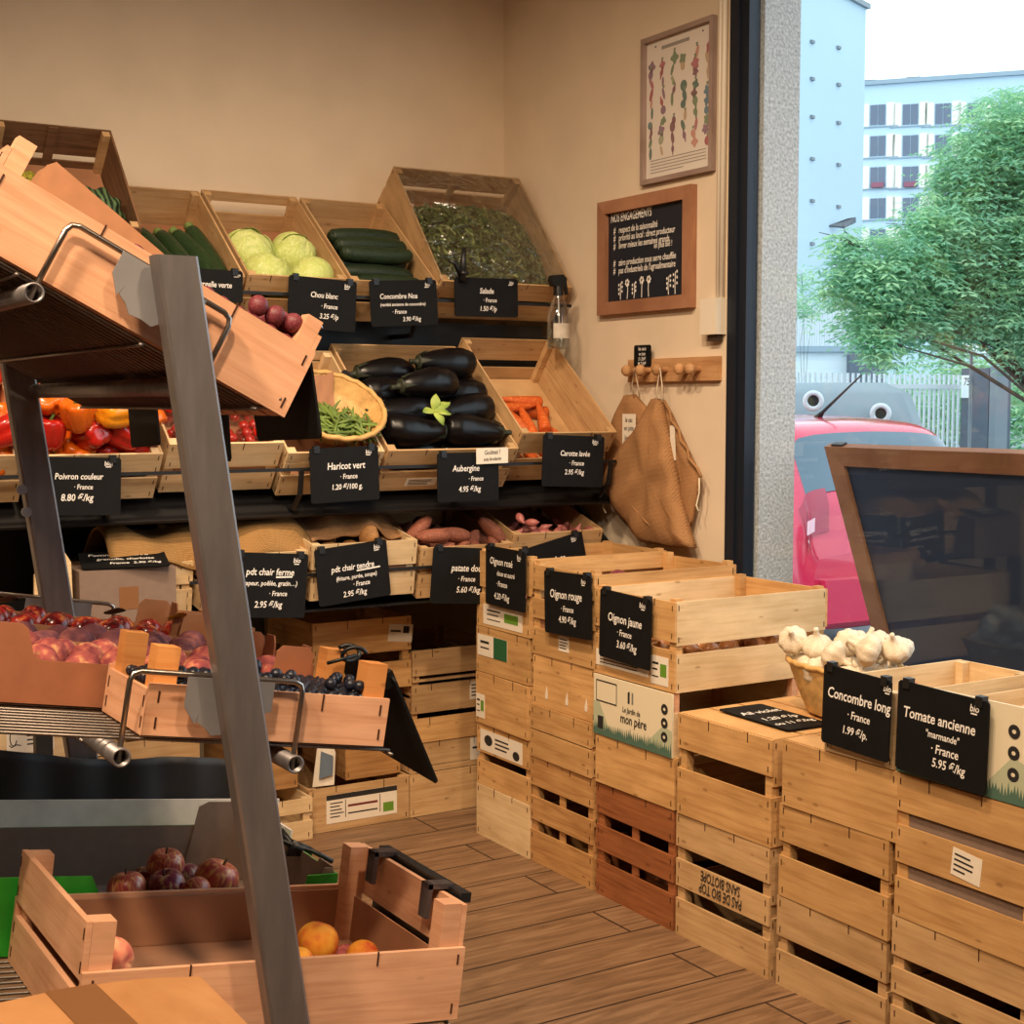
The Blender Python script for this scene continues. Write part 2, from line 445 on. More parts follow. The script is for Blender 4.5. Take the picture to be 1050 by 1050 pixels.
# ------------------------------------------------------------------ room
WALLM = plain('plaster_wall', (222, 202, 176), .85, noise=.05, nscale=4, bump=.12)
def plank_floor():
    m, nt, b = base_mat('plank_floor'); L = nt.links
    tc = N(nt, 'ShaderNodeTexCoord'); mp = N(nt, 'ShaderNodeMapping'); L.new(tc.outputs['Object'], mp.inputs[0])
    br = N(nt, 'ShaderNodeTexBrick'); br.offset = .37; br.inputs['Scale'].default_value = 1
    br.inputs['Brick Width'].default_value = 1.2; br.inputs['Row Height'].default_value = .196; br.inputs['Mortar Size'].default_value = .004; br.inputs['Mortar Smooth'].default_value = .2
    br.inputs['Color1'].default_value = (.25, .25, .25, 1); br.inputs['Color2'].default_value = (.75, .75, .75, 1); br.inputs['Mortar'].default_value = (.5, .5, .5, 1)
    mp.inputs['Location'].default_value = (.35, .07, 0)
    L.new(mp.outputs[0], br.inputs[0])
    m2 = N(nt, 'ShaderNodeMapping'); m2.inputs['Scale'].default_value = (1.1, 11, 1); L.new(tc.outputs['Object'], m2.inputs[0])
    ad = N(nt, 'ShaderNodeVectorMath', operation='ADD'); sc = N(nt, 'ShaderNodeVectorMath', operation='SCALE'); sc.inputs[3].default_value = 9
    L.new(br.outputs['Color'], sc.inputs[0]); L.new(m2.outputs[0], ad.inputs[0]); L.new(sc.outputs[0], ad.inputs[1])
    nz = N(nt, 'ShaderNodeTexNoise'); nz.inputs['Scale'].default_value = 2.6; nz.inputs['Detail'].default_value = 9; nz.inputs['Roughness'].default_value = .65; nz.inputs['Distortion'].default_value = 1.2
    L.new(ad.outputs[0], nz.inputs[0])
    r = ramp(nt, [(.25, lin((82, 60, 43))), (.5, lin((124, 94, 68))), (.75, lin((156, 124, 94)))]); L.new(nz.outputs['Fac'], r.inputs[0])
    mx = N(nt, 'ShaderNodeMix', data_type='RGBA'); L.new(br.outputs['Fac'], mx.inputs[0]); L.new(r.outputs[0], mx.inputs[6]); mx.inputs[7].default_value = lin((44, 32, 26))
    L.new(mx.outputs[2], b.inputs['Base Color']); b.inputs['Roughness'].default_value = .5; b.inputs['Specular IOR Level'].default_value = .35
    bp = N(nt, 'ShaderNodeBump'); bp.inputs['Strength'].default_value = .3; bp.inputs['Distance'].default_value = .004; L.new(nz.outputs['Fac'], bp.inputs['Height']); L.new(bp.outputs[0], b.inputs['Normal'])
    return m
X0, Y0, ZC = -6.2, -7.6, 3.6
structure('floor', MB().box(X0, .3, Y0, .2, -.12, 0), plank_floor())
structure('ceiling', MB().box(X0, .3, Y0, .2, ZC, ZC+.1), plain('ceiling_paint', (224, 214, 200), .9))
structure('wall_back', MB().box(X0, .3, 0, .2, 0, ZC), WALLM)
structure('wall_left', MB().box(X0-.15, X0, Y0, .2, 0, ZC), WALLM)
structure('wall_front', MB().box(X0, .3, Y0-.15, Y0, 0, ZC), WALLM)
structure('wall_right', MB().box(0, .05, -1.5, 0, 0, ZC), WALLM)
RENDERM = plain('rough_render', (188, 184, 184), .95, noise=.34, nscale=95, bump=1.0)
structure('trim_1', MB().box(.055, .215, -1.6, .2, -.1, ZC), RENDERM)                 # the thickness of the outer wall beside the window
structure('trim_2', MB().box(0, .05, Y0, -5.2, 0, ZC), WALLM)
structure('trim_3', MB().box(0, .05, -5.2, -1.5, 3.1, ZC), WALLM)
ALU = plain('dark_aluminium', (30, 36, 48), .45, .3)
fr = structure('window_1', MB().box(-.012, .05, -1.545, -1.5, 0, 3.1).box(.0, .045, -1.585, -1.546, 0, 3.1).box(-.012, .05, -5.2, -5.12, 0, 3.1).box(-.012, .05, -5.12, -1.585, 3.03, 3.1), ALU)
MB().box(.026, .032, -5.12, -1.585, .72, 3.03).build('pane', see_through('window_glass', (.95, .985, 1, 1), .008, .0), fr)
structure('trim_4', MB().box(-.02, .05, -5.12, -1.587, 0, .72), plain('sill_black', (20, 20, 22), .5))
# conduit and junction box
WPL = plain('white_plastic', (226, 214, 196), .45)
structure('trim_5', MB().tube([(-.012, -1.47, 1.91), (-.012, -1.475, 3.58)], .010, 8).tube([(-.010, -1.448, 1.91), (-.010, -1.45, 3.58)], .008, 8), WPL, True)
a, b = at(728, 312, x=0), at(745, 338, x=0)
sw = thing('junction_box', 'small white plastic junction box on the wall beside the window frame', 'switch', T(0, (a.y+b.y)/2, (a.z+b.z)/2))
MB().box(-.045, -.001, -.045, .045, -.062, .062).build('housing', WPL, sw)
MB().box(-.03, -.002, .046, .062, -.035, .03).build('rocker', plain('grey_plastic', (170, 158, 142), .5), sw)
MB().box(-.03, -.004, -.03, .02, -.085, -.064).build('plug', plain('dark_brown_plastic', (60, 46, 38), .5), sw)

# ------------------------------------------------------------------ price slates
def slate(label, pts, lines, bio=True, M=None, clips=True, group=None, th=.004, cat='price tag', peg=None, mark='bio', markpos=(.9, .93)):
    """pts: top left, top right, bottom right, bottom left of the board, in the place"""
    tl, tr, br, bl = [Vector(p) for p in pts]
    c = (tl+tr+br+bl)/4; u = ((tr-tl)+(br-bl))/2; up = ((tl-bl)+(tr-br))/2
    w = u.length; u.normalize(); up = up-u*up.dot(u); h = up.length; up.normalize(); n = u.cross(up)
    A = frame_of(c, u, up, n)
    root = thing('price_tag', label, cat, A, group)
    pl = MB()
    cc = .006; x, y = w/2, h/2
    oct_ = [(-x+cc, -y, 0), (x-cc, -y, 0), (x, -y+cc, 0), (x, y-cc, 0), (x-cc, y, 0), (-x+cc, y, 0), (-x, y-cc, 0), (-x, -y+cc, 0)]
    pl.prism([(a, b, -th) for a, b, _ in oct_], (0, 0, th)).build('board', SLATE, root)
    mb = MB()
    I = Matrix.Identity(4)
    for ln in lines:
        s, px, py, sz = ln[:4]; al = ln[4] if len(ln) > 4 else 'c'; rot = ln[5] if len(ln) > 5 else 0
        write(mb, s, (px-.5)*w, (.5-py)*h, sz*h, I, 0, al, .86, rot, maxw=(.94*w if al == 'c' else None))
        if len(ln) > 6:
            a, b = ln[6]; yy = (.5-py)*h-.12*sz*h
            mb.add([((a-.5)*w, yy, .0006), ((b-.5)*w, yy+.01*h, .0006), ((b-.5)*w, yy-.015*h, .0006), ((a-.5)*w, yy-.025*h, .0006)], [(3, 2, 1, 0)])
    if bio:
        bx, by = markpos
        write(mb, mark, (bx-.5)*w, (by-.5)*h-.07*h, .11*h, I, 0, 'r', .9)
        mb.add([((bx-.085-.5)*w, (by-.5)*h-.10*h, .0006), ((bx-.02-.5)*w, (by-.5)*h-.10*h, .0006), ((bx-.02-.5)*w, (by-.5)*h-.085*h, .0006), ((bx-.085-.5)*w, (by-.5)*h-.085*h, .0006)], [(0, 1, 2, 3)])
    if mb.v: mb.build('lettering', CHALK, root)
    if clips:
        for s in (-1, 1):
            k = MB(); k.box(s*w*.40-.010, s*w*.40+.010, y-.016, y+.008, -.016, .004); k.build('clip', CLIPM, root)
    return root
def px_slate(label, quad, plane, lines, back=0.0, **k):
    """quad measured in the photograph, on the plane the board hangs in; back tilts the foot of the board away"""
    P4 = [at(*q, **plane) for q in quad]
    if back:
        d = Vector((0, back, 0)) if 'y' in plane else Vector((back, 0, 0))
        P4[2] = at(*quad[2], **{a: v+back for a, v in plane.items()}); P4[3] = at(*quad[3], **{a: v+back for a, v in plane.items()})
    return slate(label, P4, lines, **k)

# ------------------------------------------------------------------ the row of stacked crates under the window wall
XF = -.69
def row(yc, z, dx=0, rz=0):
    """front faces the shop (-x); local x runs towards the street corner of the row (-y)"""
    return T(XF+dx, yc, z) @ RZ(-90+rz)
D = .575
crate('closed pale crate on the floor, bottom of the far stack of the row', row(-1.125, 0), .355, D, .186, W_PALE, FULL)
crate('crate with printed paper above one dark slot, second from the floor in the far stack', row(-1.123, .188, .004, .4), .35, D, .22, W_AMBER, [(0, .40), (.53, 1)],
      papers=[(-.15, .125, .28, .075, 'round')])
crate('closed crate with a small eco paper by its far edge, third in the far stack', row(-1.125, .41, -.004, -.5), .352, D, .183, W_AMBER, FULL, papers=[(-.172, .02, .06, .085, 'eco')])
crate('closed crate with a torn white and green paper, fourth in the far stack', row(-1.123, .595, .002, .5), .35, D, .162, W_AMBER, FULL, papers=[(-.165, .06, .20, .075, 'green')])
crate('open two-slat crate on top of the far stack, behind the rose onion tag', row(-1.13, .759, 0, 0), .355, D, .268, W_AMBER, TWO, papers=[(-.13, .012, .26, .07, 'eco')], post_h=.275, liner=.05)
crate('grainy crate with four square dark vents on the floor, second stack of the row', row(-1.492, 0, .003, .3), .365, D, .363, W_KNOT, THREE, stile=True)
crate('seamed plain crate above the grainy vented crate, second stack of the row', row(-1.494, .365, -.003, -.4), .362, D, .174, W_AMBER, TWOS)
dr = crate('closed crate with three pale drips, just below the red onion crate', row(-1.506, .541, .004, .3), .365, D, .172, W_AMBER, FULL)
mb = MB()
for x in (-.10, .02, .13): mb.prism([(x-.006, -.0012, .030), (x+.006, -.0012, .030), (x+.008, -.0012, .042), (x+.002, -.0012, .072), (x-.007, -.0012, .044)], (0, .0008, 0))
mb.build('pale_drips', PAPER, [o for o in dr.children if o.name.startswith('end_panel')][0])
crate('open crate holding the red onions, top of the second stack', row(-1.505, .715, 0, 0), .362, D, .298, W_AMBER, THREE, side=[(0, .40), (.46, .82), (.86, 1)], papers=[(-.02, .03, .06, .05, 'lines')], post_h=.31, liner=.14)
crate('reddish-brown crate with four dark vents on the floor, third stack from the far end', row(-1.893, 0, .004, -.3), .398, D, .361, W_RED, THREE, stile=True)
crate('closed plain crate between the reddish-brown crate and the printed box', row(-1.90, .363, -.002, .5), .395, D, .152, W_AMBER, FULL)
pj = crate('open crate with bare pale sides holding the yellow onions, behind the yellow onion tag', row(-1.890, .707, .0, .3), .405, .60, .267, W_AMBER, [(0, .46), (.56, 1)], side=[(0, .42), (.52, 1)],
      papers=[(-.19, .028, .27, .05, 'lines'), (.09, .015, .085, .085, 'eco')], post_h=.275, liner=.06, liner_mat=plain('onion_skin_paper', (150, 110, 90), .8))
for o in pj.children:
    if o.name.startswith('side_panel'):
        o.data.materials[0] = W_PALE
c = crate('crate stencilled upside down on its middle slat, on the floor', row(-2.31, 0, 0, -.3), .405, D, .363, W_TAN, THREE, inverted=True)
st = MB()
A = frame_of((0, -.0012, .142), *FRONT_AX) @ RZ(180)
write(st, 'SANS BIOTOPE', 0, -.079, .042, A, 0, 'c', .62, 0); write(st, 'PAS DE BIO TOP', 0, -.044, .042, A, 0, 'c', .62, 0)
st.build('stencil', plain('stencil_ink', (44, 36, 28), .8), [o for o in c.children if o.name.startswith('end_panel')][0])
crate('crate with one long dark slot under the slate lying flat, top of the fourth stack', row(-2.318, .365, -.004, .4), .40, D, .292, W_AMBER, [(0, .46), (.66, 1)], inverted=True)
crate('one-slot crate on the floor in the fifth stack', row(-2.735, 0, .004, .4), .39, D, .244, W_TAN, VENT, inverted=True)
crate('one-slot crate in the middle of the fifth stack', row(-2.742, .246, .0, -.5), .392, D, .248, W_AMBER, [(0, .44), (.60, 1)], inverted=True)
crate('closed crate with a boarded top under the long cucumber tag, top of the fifth stack', row(-2.762, .496, -.004, .3), .40, D, .172, W_AMBER, FULL, inverted=True)
crate('one-slot crate on the floor at the near end of the row', row(-3.155, 0, .0, .3), .405, D, .318, W_TAN, [(0, .30), (.40, .60), (.70, 1)], inverted=True)
crate('three-slat crate with a curled tape on its middle slat, below the tomato tag', row(-3.16, .32, -.003, -.3), .402, D, .348, W_AMBER, [(0, .28), (.38, .64), (.74, 1)], inverted=True, papers=[(-.03, .15, .085, .065, 'lines', -6)], liner=.30, liner_mat=GREYBOARD)

def printed_box(label, M, W, L, H, art=True, group=None):
    """open wooden box with a printed cream front: grass along the foot, round icons, a little flag"""
    root = thing('printed_crate', label, 'crate', M, group); t = .006
    f = MB().box(-W/2, W/2, 0, t, 0, H).build('end_panel', CREAM, root)
    MB().box(-W/2, W/2, L-t, L, 0, H).build('end_panel', W_PALE, root)
    MB().box(-W/2, -W/2+t, t, L-t, 0, H*.7).build('side_panel', W_PALE, root)
    MB().box(W/2-t, W/2, t, L-t, 0, H*.7).build('side_panel', W_PALE, root)
    for sx in (-1, 1):
        for y0 in (t, L-t-.025): MB().box(min(sx*(W/2-t), sx*(W/2-t-.025)), max(sx*(W/2-t), sx*(W/2-t-.025)), y0, y0+.025, 0, H).build('corner_post', W_ROSY, root)
    MB().box(-W/2+t, W/2-t, t, L-t, 0, .006).build('base', W_PALE, root)
    A = frame_of((0, -.0008, 0), *FRONT_AX); mb = MB(); q = rnd()
    def poly(p, mi, l=.0004): mb.add([(a, b, l) for a, b in p], [tuple(range(len(p)))], mi, A)
    poly([(-W/2, .02), (-W*.28, .02), (-W*.42, H*.55), (-W/2, H*.55)], 1, .0002)
    poly([(W*.18, .02), (W/2, .02), (W/2, H*.42), (W*.40, H*.48)], 1, .0002)
    n = 44; top = [(-W/2+W*i/n, .016+.012*abs(math.sin(i*1.7))+q.uniform(0, .012)) for i in range(n+1)]
    for i in range(n):
        poly([(top[i][0], 0), (top[i+1][0], 0), (top[i+1][0], .018+.006*math.sin(i)), ((top[i][0]+top[i+1][0])/2, top[i][1]+.012), (top[i][0], .018+.006*math.sin(i-1))], 2)
    if art:
        write(mb, 'Le Jardin de', .0, H*.50, .024, A, 3, 'c', .8); write(mb, 'mon père', .01, H*.32, .042, A, 3, 'c', .82)
        poly([(-.018, H*.66), (-.008, H*.66), (-.008, H*.86), (-.018, H*.84)], 3); poly([(.002, H*.66), (.010, H*.67), (.010, H*.85), (.002, H*.85)], 4)
        for a, b, c_, d in ((-.185, .56, -.075, .58), (-.185, .90, -.075, .92), (-.185, .56, -.182, .92), (-.078, .56, -.075, .92)): poly([(a, b*H), (c_, b*H), (c_, d*H), (a, d*H)], 3)
        poly([(-.175, .02), (-.145, .02), (-.145, .06), (-.175, .06)], 3, .0008)
    for k in range(3):
        cx, cz = W/2-.035, H*(.74-.22*k)
        poly([(cx+.016*math.cos(j*math.pi/8), cz+.016*math.sin(j*math.pi/8)) for j in range(16)], 3, .0006)
        poly([(cx+.006*math.cos(j*math.pi/3), cz+.005*math.sin(j*math.pi/3)) for j in range(6)], 0, .0009)
    mb.build('printing', [CREAM, SAGE, GRASSPRINT, INK, plain('grey_ink', (120, 116, 112), .7)], f)
    return root
printed_box('cream printed box with grass print and script lettering, under the yellow onion crate', row(-1.893, .517, -.006, 0), .398, .5, .188)
printed_box('cream printed box behind the beefsteak tomato tag, near end of the row', row(-3.145, .672, -.002, 0), .375, .56, .218, art=False)
bx = crate('low box behind the long cucumber tag, on the fifth stack', row(-2.83, .672, -.002, 0), .235, .50, .185, W_PALE, FULL)

# tags hung on the row
RX_ = dict(x=-.715)
px_slate('black tag chalked for rose onion, on the far open crate of the row', [(500,559),(540.7,566.7),(536,628),(496,618)], RX_,
         [('Oignon rosé', .40, .30, .17), ('doux et sucré', .52, .48, .12), ('· France', .42, .66, .13), ('4.20 €/kg', .42, .88, .15)])
px_slate('black tag chalked for red onion, second from the far end of the row', [(561.6,585),(609,590.7),(602.8,656.6),(555,647)], RX_,
         [('Oignon rouge', .47, .42, .19), ('· France', .5, .62, .13), ('4.90 €/kg', .5, .80, .15)])
px_slate('black tag chalked for yellow onion, on the crate with bare pale sides', [(617,603.7),(670.4,615.8),(663.5,688),(612.5,671)], RX_,
         [('Oignon jaune', .5, .44, .18), ('· France', .5, .62, .13), ('3.60 €/kg', .55, .80, .15)], mark='bio!')
px_slate('black tag chalked for long cucumber, on the fifth stack beside the tomato tag', [(850,682),(914,698),(910.7,783.5),(837,758)], RX_,
         [('Concombre long', .54, .40, .19), ('· France', .55, .60, .14), ('1.99 €/p.', .5, .80, .14)], markpos=(1.0, .93))
px_slate('black tag chalked for beefsteak tomato, nearest of the row', [(922,697),(1014,720),(1010.6,817.6),(917,787)], RX_,
         [('Tomate ancienne', .47, .39, .17), ('"marmande"', .52, .54, .11), ('· France', .55, .70, .14), ('5.95 €/kg', .6, .85, .14)])

# slate lying flat on the fourth stack
pts = [at(752, 723, z=.668), at(790, 722, z=.668), at(842, 741, z=.668), at(792, 753, z=.668)]
slate('slate lying face up on the boarded crate beside the garlic basket', pts, [('Ail violet', .5, .35, .15), ('1.20 €/p', .5, .62, .14), ('ou 11 €/kg', .5, .82, .12)], bio=False, clips=False, th=.004)
# ------------------------------------------------------------------ produce
def protos():
    P = {}
    def sph(rx, rz, f=None, nu=20, nv=14):
        def g(u, v):
            t = math.pi*v; r = math.sin(t); z = -math.cos(t)
            k = f(u, v) if f else 1
            return (rx*r*k*math.cos(u), rx*r*k*math.sin(u), rz*z*(k if f else 1))
        return g
    # peach: seam and a dimple at the top
    def peach(u, v):
        d = min(abs(u), abs(2*math.pi-u)); k = 1-.07*math.exp(-(d/.22)**2)
        k -= .16*math.exp(-((1-v)/.10)**2)
        t = math.pi*v; return (k*math.sin(t)*math.cos(u), k*math.sin(t)*math.sin(u), -.93*k*math.cos(t))
    P['peach'] = MB().surf(peach, 24, 16)
    def apple(u, v):
        k = 1-.32*math.exp(-((1-v)/.11)**2)-.16*math.exp(-(v/.08)**2)+.03*math.cos(5*u)*max(0, .5-v)
        t = math.pi*v; w = .92+.10*v
        return (k*w*math.sin(t)*math.cos(u), k*w*math.sin(t)*math.sin(u), -.9*k*math.cos(t))
    P['apple'] = MB().surf(apple, 24, 18)
    P['apple_stem'] = MB().tube([(0, 0, .55), (.02, 0, .75), (.08, .02, .98)], .05, 6)
    def pepper(u, v):
        z = [-.95, -1.0, -.85, -.4, .1, .55, .85, .98, .95, .70]; r = [0, .45, .78, .92, 1.0, 1.03, .98, .78, .42, 0]
        s = v*(len(z)-1); i = min(int(s), len(z)-2); f = s-i; zz = z[i]+(z[i+1]-z[i])*f; rr = r[i]+(r[i+1]-r[i])*f
        l = abs(math.cos(2*u)); rr *= .82+.22*l**.6 if v > .02 else 1
        return (rr*math.cos(u), rr*math.sin(u), zz*1.08)
    P['pepper'] = MB().surf(pepper, 32, 18)
    P['pepper_stem'] = MB().tube([(0, 0, .70), (.03, 0, 1.0), (.12, .05, 1.30)], .13, 8, taper=[1.8, .8, 1])
    def long_(prof, bend=0, lob=0):
        # prof: list of (x, r) along x from -1 to 1
        def g(u, v):
            s = v*(len(prof)-1); i = min(int(s), len(prof)-2); f = s-i; f = f*f*(3-2*f)*.4+f*.6
            x = prof[i][0]+(prof[i+1][0]-prof[i][0])*f; r = prof[i][1]+(prof[i+1][1]-prof[i][1])*f
            r *= 1+lob*math.cos(8*u)
            return (x, r*math.cos(u), r*math.sin(u)+bend*(x*x-.4))
        return g
    P['cucumber'] = MB().surf(long_([(-1, 0), (-.985, .09), (-.9, .165), (-.6, .19), (0, .20), (.6, .19), (.9, .15), (.985, .08), (1, 0)], .05, .012), 24, 32)
    P['courgette'] = MB().surf(long_([(-1, 0), (-.985, .10), (-.9, .17), (-.5, .19), (0, .175), (.6, .15), (.84, .12), (.86, 0)], .04, .02), 24, 32)
    P['courgette_end'] = MB().surf(long_([(.80, 0), (.81, .11), (.86, .09), (.93, .075), (1.02, .09), (1.03, 0)], .04, .08), 12, 12)
    P['eggplant'] = MB().surf(long_([(-1, 0), (-.97, .16), (-.85, .30), (-.55, .40), (-.15, .40), (.3, .33), (.65, .25), (.82, .18), (.85, 0)], .06), 28, 28)
    cal = MB(); cal.surf(long_([(.70, 0), (.72, .16), (.84, .20), (.88, .10), (.98, .06), (1.12, .07), (1.13, 0)], .06), 14, 14)
    for k in range(5):
        t = k*2*math.pi/5; c, s = math.cos(t), math.sin(t)
        cal.add([(.82, .20*c-.06*s, .20*s+.06*c), (.82, .20*c+.06*s, .20*s-.06*c), (.50, .315*c, .315*s), (.66, .29*c, .29*s)], [(0, 1, 3), (0, 3, 2), (1, 2, 3)])
    P['calyx'] = cal
    P['carrot'] = MB().surf(long_([(-1, 0), (-.99, .12), (-.93, .17), (-.5, .165), (.2, .13), (.7, .08), (.95, .03), (1, 0)], .03, .015), 16, 22)
    def cab(seed):
        q = random.Random(seed); ph = [q.uniform(0, 6.28) for _ in range(6)]
        def g(u, v):
            t = math.pi*v; k = 1+.03*math.sin(2*u+ph[0]+3*v)+.025*math.sin(5*u+ph[1]-5*v)+.012*math.sin(11*u+ph[2]+8*v)*math.sin(t)
            return (k*math.sin(t)*math.cos(u), k*math.sin(t)*math.sin(u), -.90*k*math.cos(t))
        return g
    P['cabbage'] = MB().surf(cab(1), 40, 28)
    def leaf(a0, wid, lift, seed):
        q = random.Random(seed)
        def g(s, t):
            th = (s-.5)*wid*math.sin(math.pi*min(1, .18+t*.82))+.0; ph = math.pi*(.08+.78*t)
            r = 1.02+lift*t*t+.012*math.sin(s*25+seed)*t+.02*(1-abs(2*s-1))**8
            u = a0+th
            return (r*math.sin(ph)*math.cos(u), r*math.sin(ph)*math.sin(u), -.91*r*math.cos(ph))
        return g
    lv = MB()
    for k in range(5): lv.grid(leaf(k*1.26, 1.9, .05+.02*(k % 2), k), 16, 14)
    P['cabbage_leaves'] = lv
    def garlic(u, v):
        z = [-.70, -.74, -.62, -.2, .2, .45, .66, .85, 1.15, 1.45, 1.5]; r = [0, .35, .72, 1.0, .95, .72, .42, .22, .16, .15, 0]
        s = v*(len(z)-1); i = min(int(s), len(z)-2); f = s-i; zz = z[i]+(z[i+1]-z[i])*f; rr = r[i]+(r[i+1]-r[i])*f
        rr *= .90+.11*abs(math.cos(4.5*u+.3*v))
        return (rr*math.cos(u)+.06*max(0, zz-.6), rr*math.sin(u), zz*.9)
    P['garlic_bulb'] = MB().surf(garlic, 36, 20)
    P['garlic_root'] = MB().lathe([(0, -.70), (.28, -.70), (.30, -.63), (.22, -.60)], 14)
    def tuber(seed, lx=1.35):
        q = random.Random(seed); ph = [q.uniform(0, 6.28) for _ in range(6)]
        def g(u, v):
            t = math.pi*v; k = 1+.08*math.sin(u+ph[0]+4*v)+.06*math.sin(2*u+ph[1]+6*v)
            return (-lx*k*math.cos(t), k*math.sin(t)*math.cos(u), .9*k*math.sin(t)*math.sin(u))
        return g
    P['potato'] = MB().surf(tuber(3, 1.25), 18, 14); P['sweet_potato'] = MB().surf(tuber(8, 2.1), 18, 16)
    def onion(u, v):
        z = [-.82, -.84, -.6, 0, .5, .78, .98, 1.25, 1.28]; r = [0, .25, .75, 1, .8, .4, .15, .10, 0]
        s = v*(len(z)-1); i = min(int(s), len(z)-2); f = s-i; zz = z[i]+(z[i+1]-z[i])*f; rr = r[i]+(r[i+1]-r[i])*f
        rr *= 1+.02*math.cos(9*u)
        return (rr*math.cos(u), rr*math.sin(u), zz*.92)
    P['onion'] = MB().surf(onion, 24, 18)
    P['shallot'] = MB().surf(long_([(-1.3, 0), (-1.1, .12), (-.8, .42), (-.2, .60), (.35, .50), (.8, .22), (1.1, .10), (1.35, 0)], .06, .02), 16, 18)
    P['berry'] = MB().surf(sph(1, .96), 10, 8)
    P['plum'] = MB().surf(sph(1, 1.06), 16, 12)
    P['tomato'] = MB().surf(sph(1, .92), 14, 10)
    P['squash'] = MB().surf(lambda u, v: ((1+.08*math.cos(10*u))*math.sin(math.pi*v)*math.cos(u), (1+.08*math.cos(10*u))*math.sin(math.pi*v)*math.sin(u), -.8*math.cos(math.pi*v)), 60, 20)
    return P
PM = protos()
MESH = {}
def pm(kind, mat, smooth=True):
    k = (kind, mat.name)
    if k not in MESH: MESH[k] = PM[kind].mesh(kind, mat, smooth)
    return MESH[k]
def item(name, kind, mat, M, label, cat, group=None, parts=()):
    o = tag(put(name, pm(kind, mat), None, M), label, cat, group)
    for (pn, pk, pmat) in parts: put(pn, pm(pk, pmat), o)
    return o

def pack(n, r, box, g=(0, 0, -1), seed=0, it=260, top=.6):
    """drop n balls of radius r into a bin and let them settle"""
    q = np.random.RandomState(seed); x0, x1, y0, y1, z0 = box
    r = np.full(n, r) if np.isscalar(r) else np.array(r)
    p = np.stack([q.uniform(x0, x1, n), q.uniform(y0, y1, n), q.uniform(z0, z0+top, n)], 1)
    lo = np.stack([x0+r, y0+r, z0+r], 1); hi = np.stack([np.maximum(x1-r, x0+r), np.maximum(y1-r, y0+r), np.full(n, 9.0)], 1)
    g = np.array(g)*.006
    for k in range(it):
        if k < it-60: p += g
        for _ in range(3):
            d = p[:, None]-p[None]; L = np.linalg.norm(d, axis=2)+np.eye(n)*9; ov = np.maximum(0, r[:, None]+r[None]-L)
            p += (d/L[..., None]*ov[..., None]).sum(1)*.42
            p = np.clip(p, lo, hi)
    return p
def randrot(q): return Matrix.Rotation(q.uniform(0, 6.28), 4, Vector((q.gauss(0, 1), q.gauss(0, 1), q.gauss(0, 1))).normalized())

# ------------------------------------------------------------------ tiered stand on the back wall
stand = thing('tiered_stand', 'black metal tiered stand carrying the vegetable crates along the cream back wall', 'display stand', T(-1.6, -.4, 0))
def stp(name, mb, mat=BLACKMETAL): 
    return mb.build(name, mat, stand, False, T(1.6, .4, 0))
XL, XR = -2.66, -.06
stp('back_panel', MB().box(XL, XR, -.40, -.385, 1.16, 1.86).box(-2.25, XR, -.40, -.385, .82, 1.16))
stp('front_rail', MB().box(XL, XR, -.614, -.604, 1.925, 1.936)); stp('front_rail', MB().box(XL, XR, -.975, -.965, 1.326, 1.337)); stp('front_rail', MB().box(-1.74, XR+.02, -.945, -.935, .972, .982))
for x in np.linspace(XL+.05, XR-.06, 5):
    stp('bracket', MB().tube([(x, -.39, 1.80), (x, -.56, 1.80), (x, -.595, 1.86), (x, -.609, 1.93)], .010, 6).tube([(x, -.39, 1.22), (x, -.90, 1.20), (x, -.955, 1.25), (x, -.970, 1.33)], .010, 6).tube([(x, -.39, .84), (x, -.90, .84), (x, -.94, .88), (x, -.940, .975)], .010, 6))
stp('shelf', MB().prism([(XL, -.89, 1.175), (XR, -.89, 1.175), (XR, -.42, 1.565), (XL, -.42, 1.565)], (0, .006, -.008)))
stp('shelf', MB().box(-2.25, XR, -.90, -.40, .845, .853))
for x in (XL+.02, -1.29, XR-.02): stp('post', MB().box(x-.02, x+.02, -.385, -.34, 0, 1.86))
stp('leg', MB().tube([(-.115, -.42, 1.22), (-.11, -.60, 1.16), (-.10, -.84, .98), (-.10, -.90, .90), (-.10, -.91, 0)], .014, 8))
stp('leg', MB().tube([(-.055, -.42, 1.22), (-.05, -.62, 1.16), (-.045, -.86, 1.0), (-.04, -.91, .90), (-.04, -.92, 0)], .012, 8))
stp('leg', MB().box(-2.22, -2.17, -.90, -.86, 0, .845))

def tmat(x0, x1, yf, zf, tilt, H):
    t = R(tilt); ez = Vector((0, -math.sin(t), math.cos(t))); ey = Vector((0, math.cos(t), math.sin(t)))
    o = Vector(((x0+x1)/2, yf, zf))-ez*H
    return frame_of(o, (1, 0, 0), ey, ez), (0, -math.sin(t), -math.cos(t))
SLAT2 = [(0, .46), (.56, 1)]
# top tier
tops = {}
def tier(key, label, x0, x1, yf, zf, tilt, L, H, wood_, front=SLAT2, **k):
    M, g = tmat(x0, x1, yf, zf, tilt, H)
    o = crate(label, M, abs(x1-x0)-.006, L, H, wood_, front, **k)
    tops[key] = (M, g, abs(x1-x0)-.006, L, H)
    return o
tier('squash', 'worn grey crate propped high at the far end of the top tier, holding squashes', -2.17, -1.77, -.62, 2.125, 48, .50, .27, W_DARK, post_mat=W_TAN, side=[(0, 1)], liner=.10, stile=True)
tier('courgette', 'crate of dark green courgettes on the top tier', -1.80, -1.405, -.60, 1.985, 37, .58, .175, W_TAN, back=FULL, liner=.03, side=[(0, 1)])
tier('cabbage', 'crate of pale green cabbages on the top tier', -1.40, -1.015, -.60, 1.992, 37, .58, .175, W_TAN, back=[(0, .50), (.78, 1)], liner=.02, side=[(0, 1)])
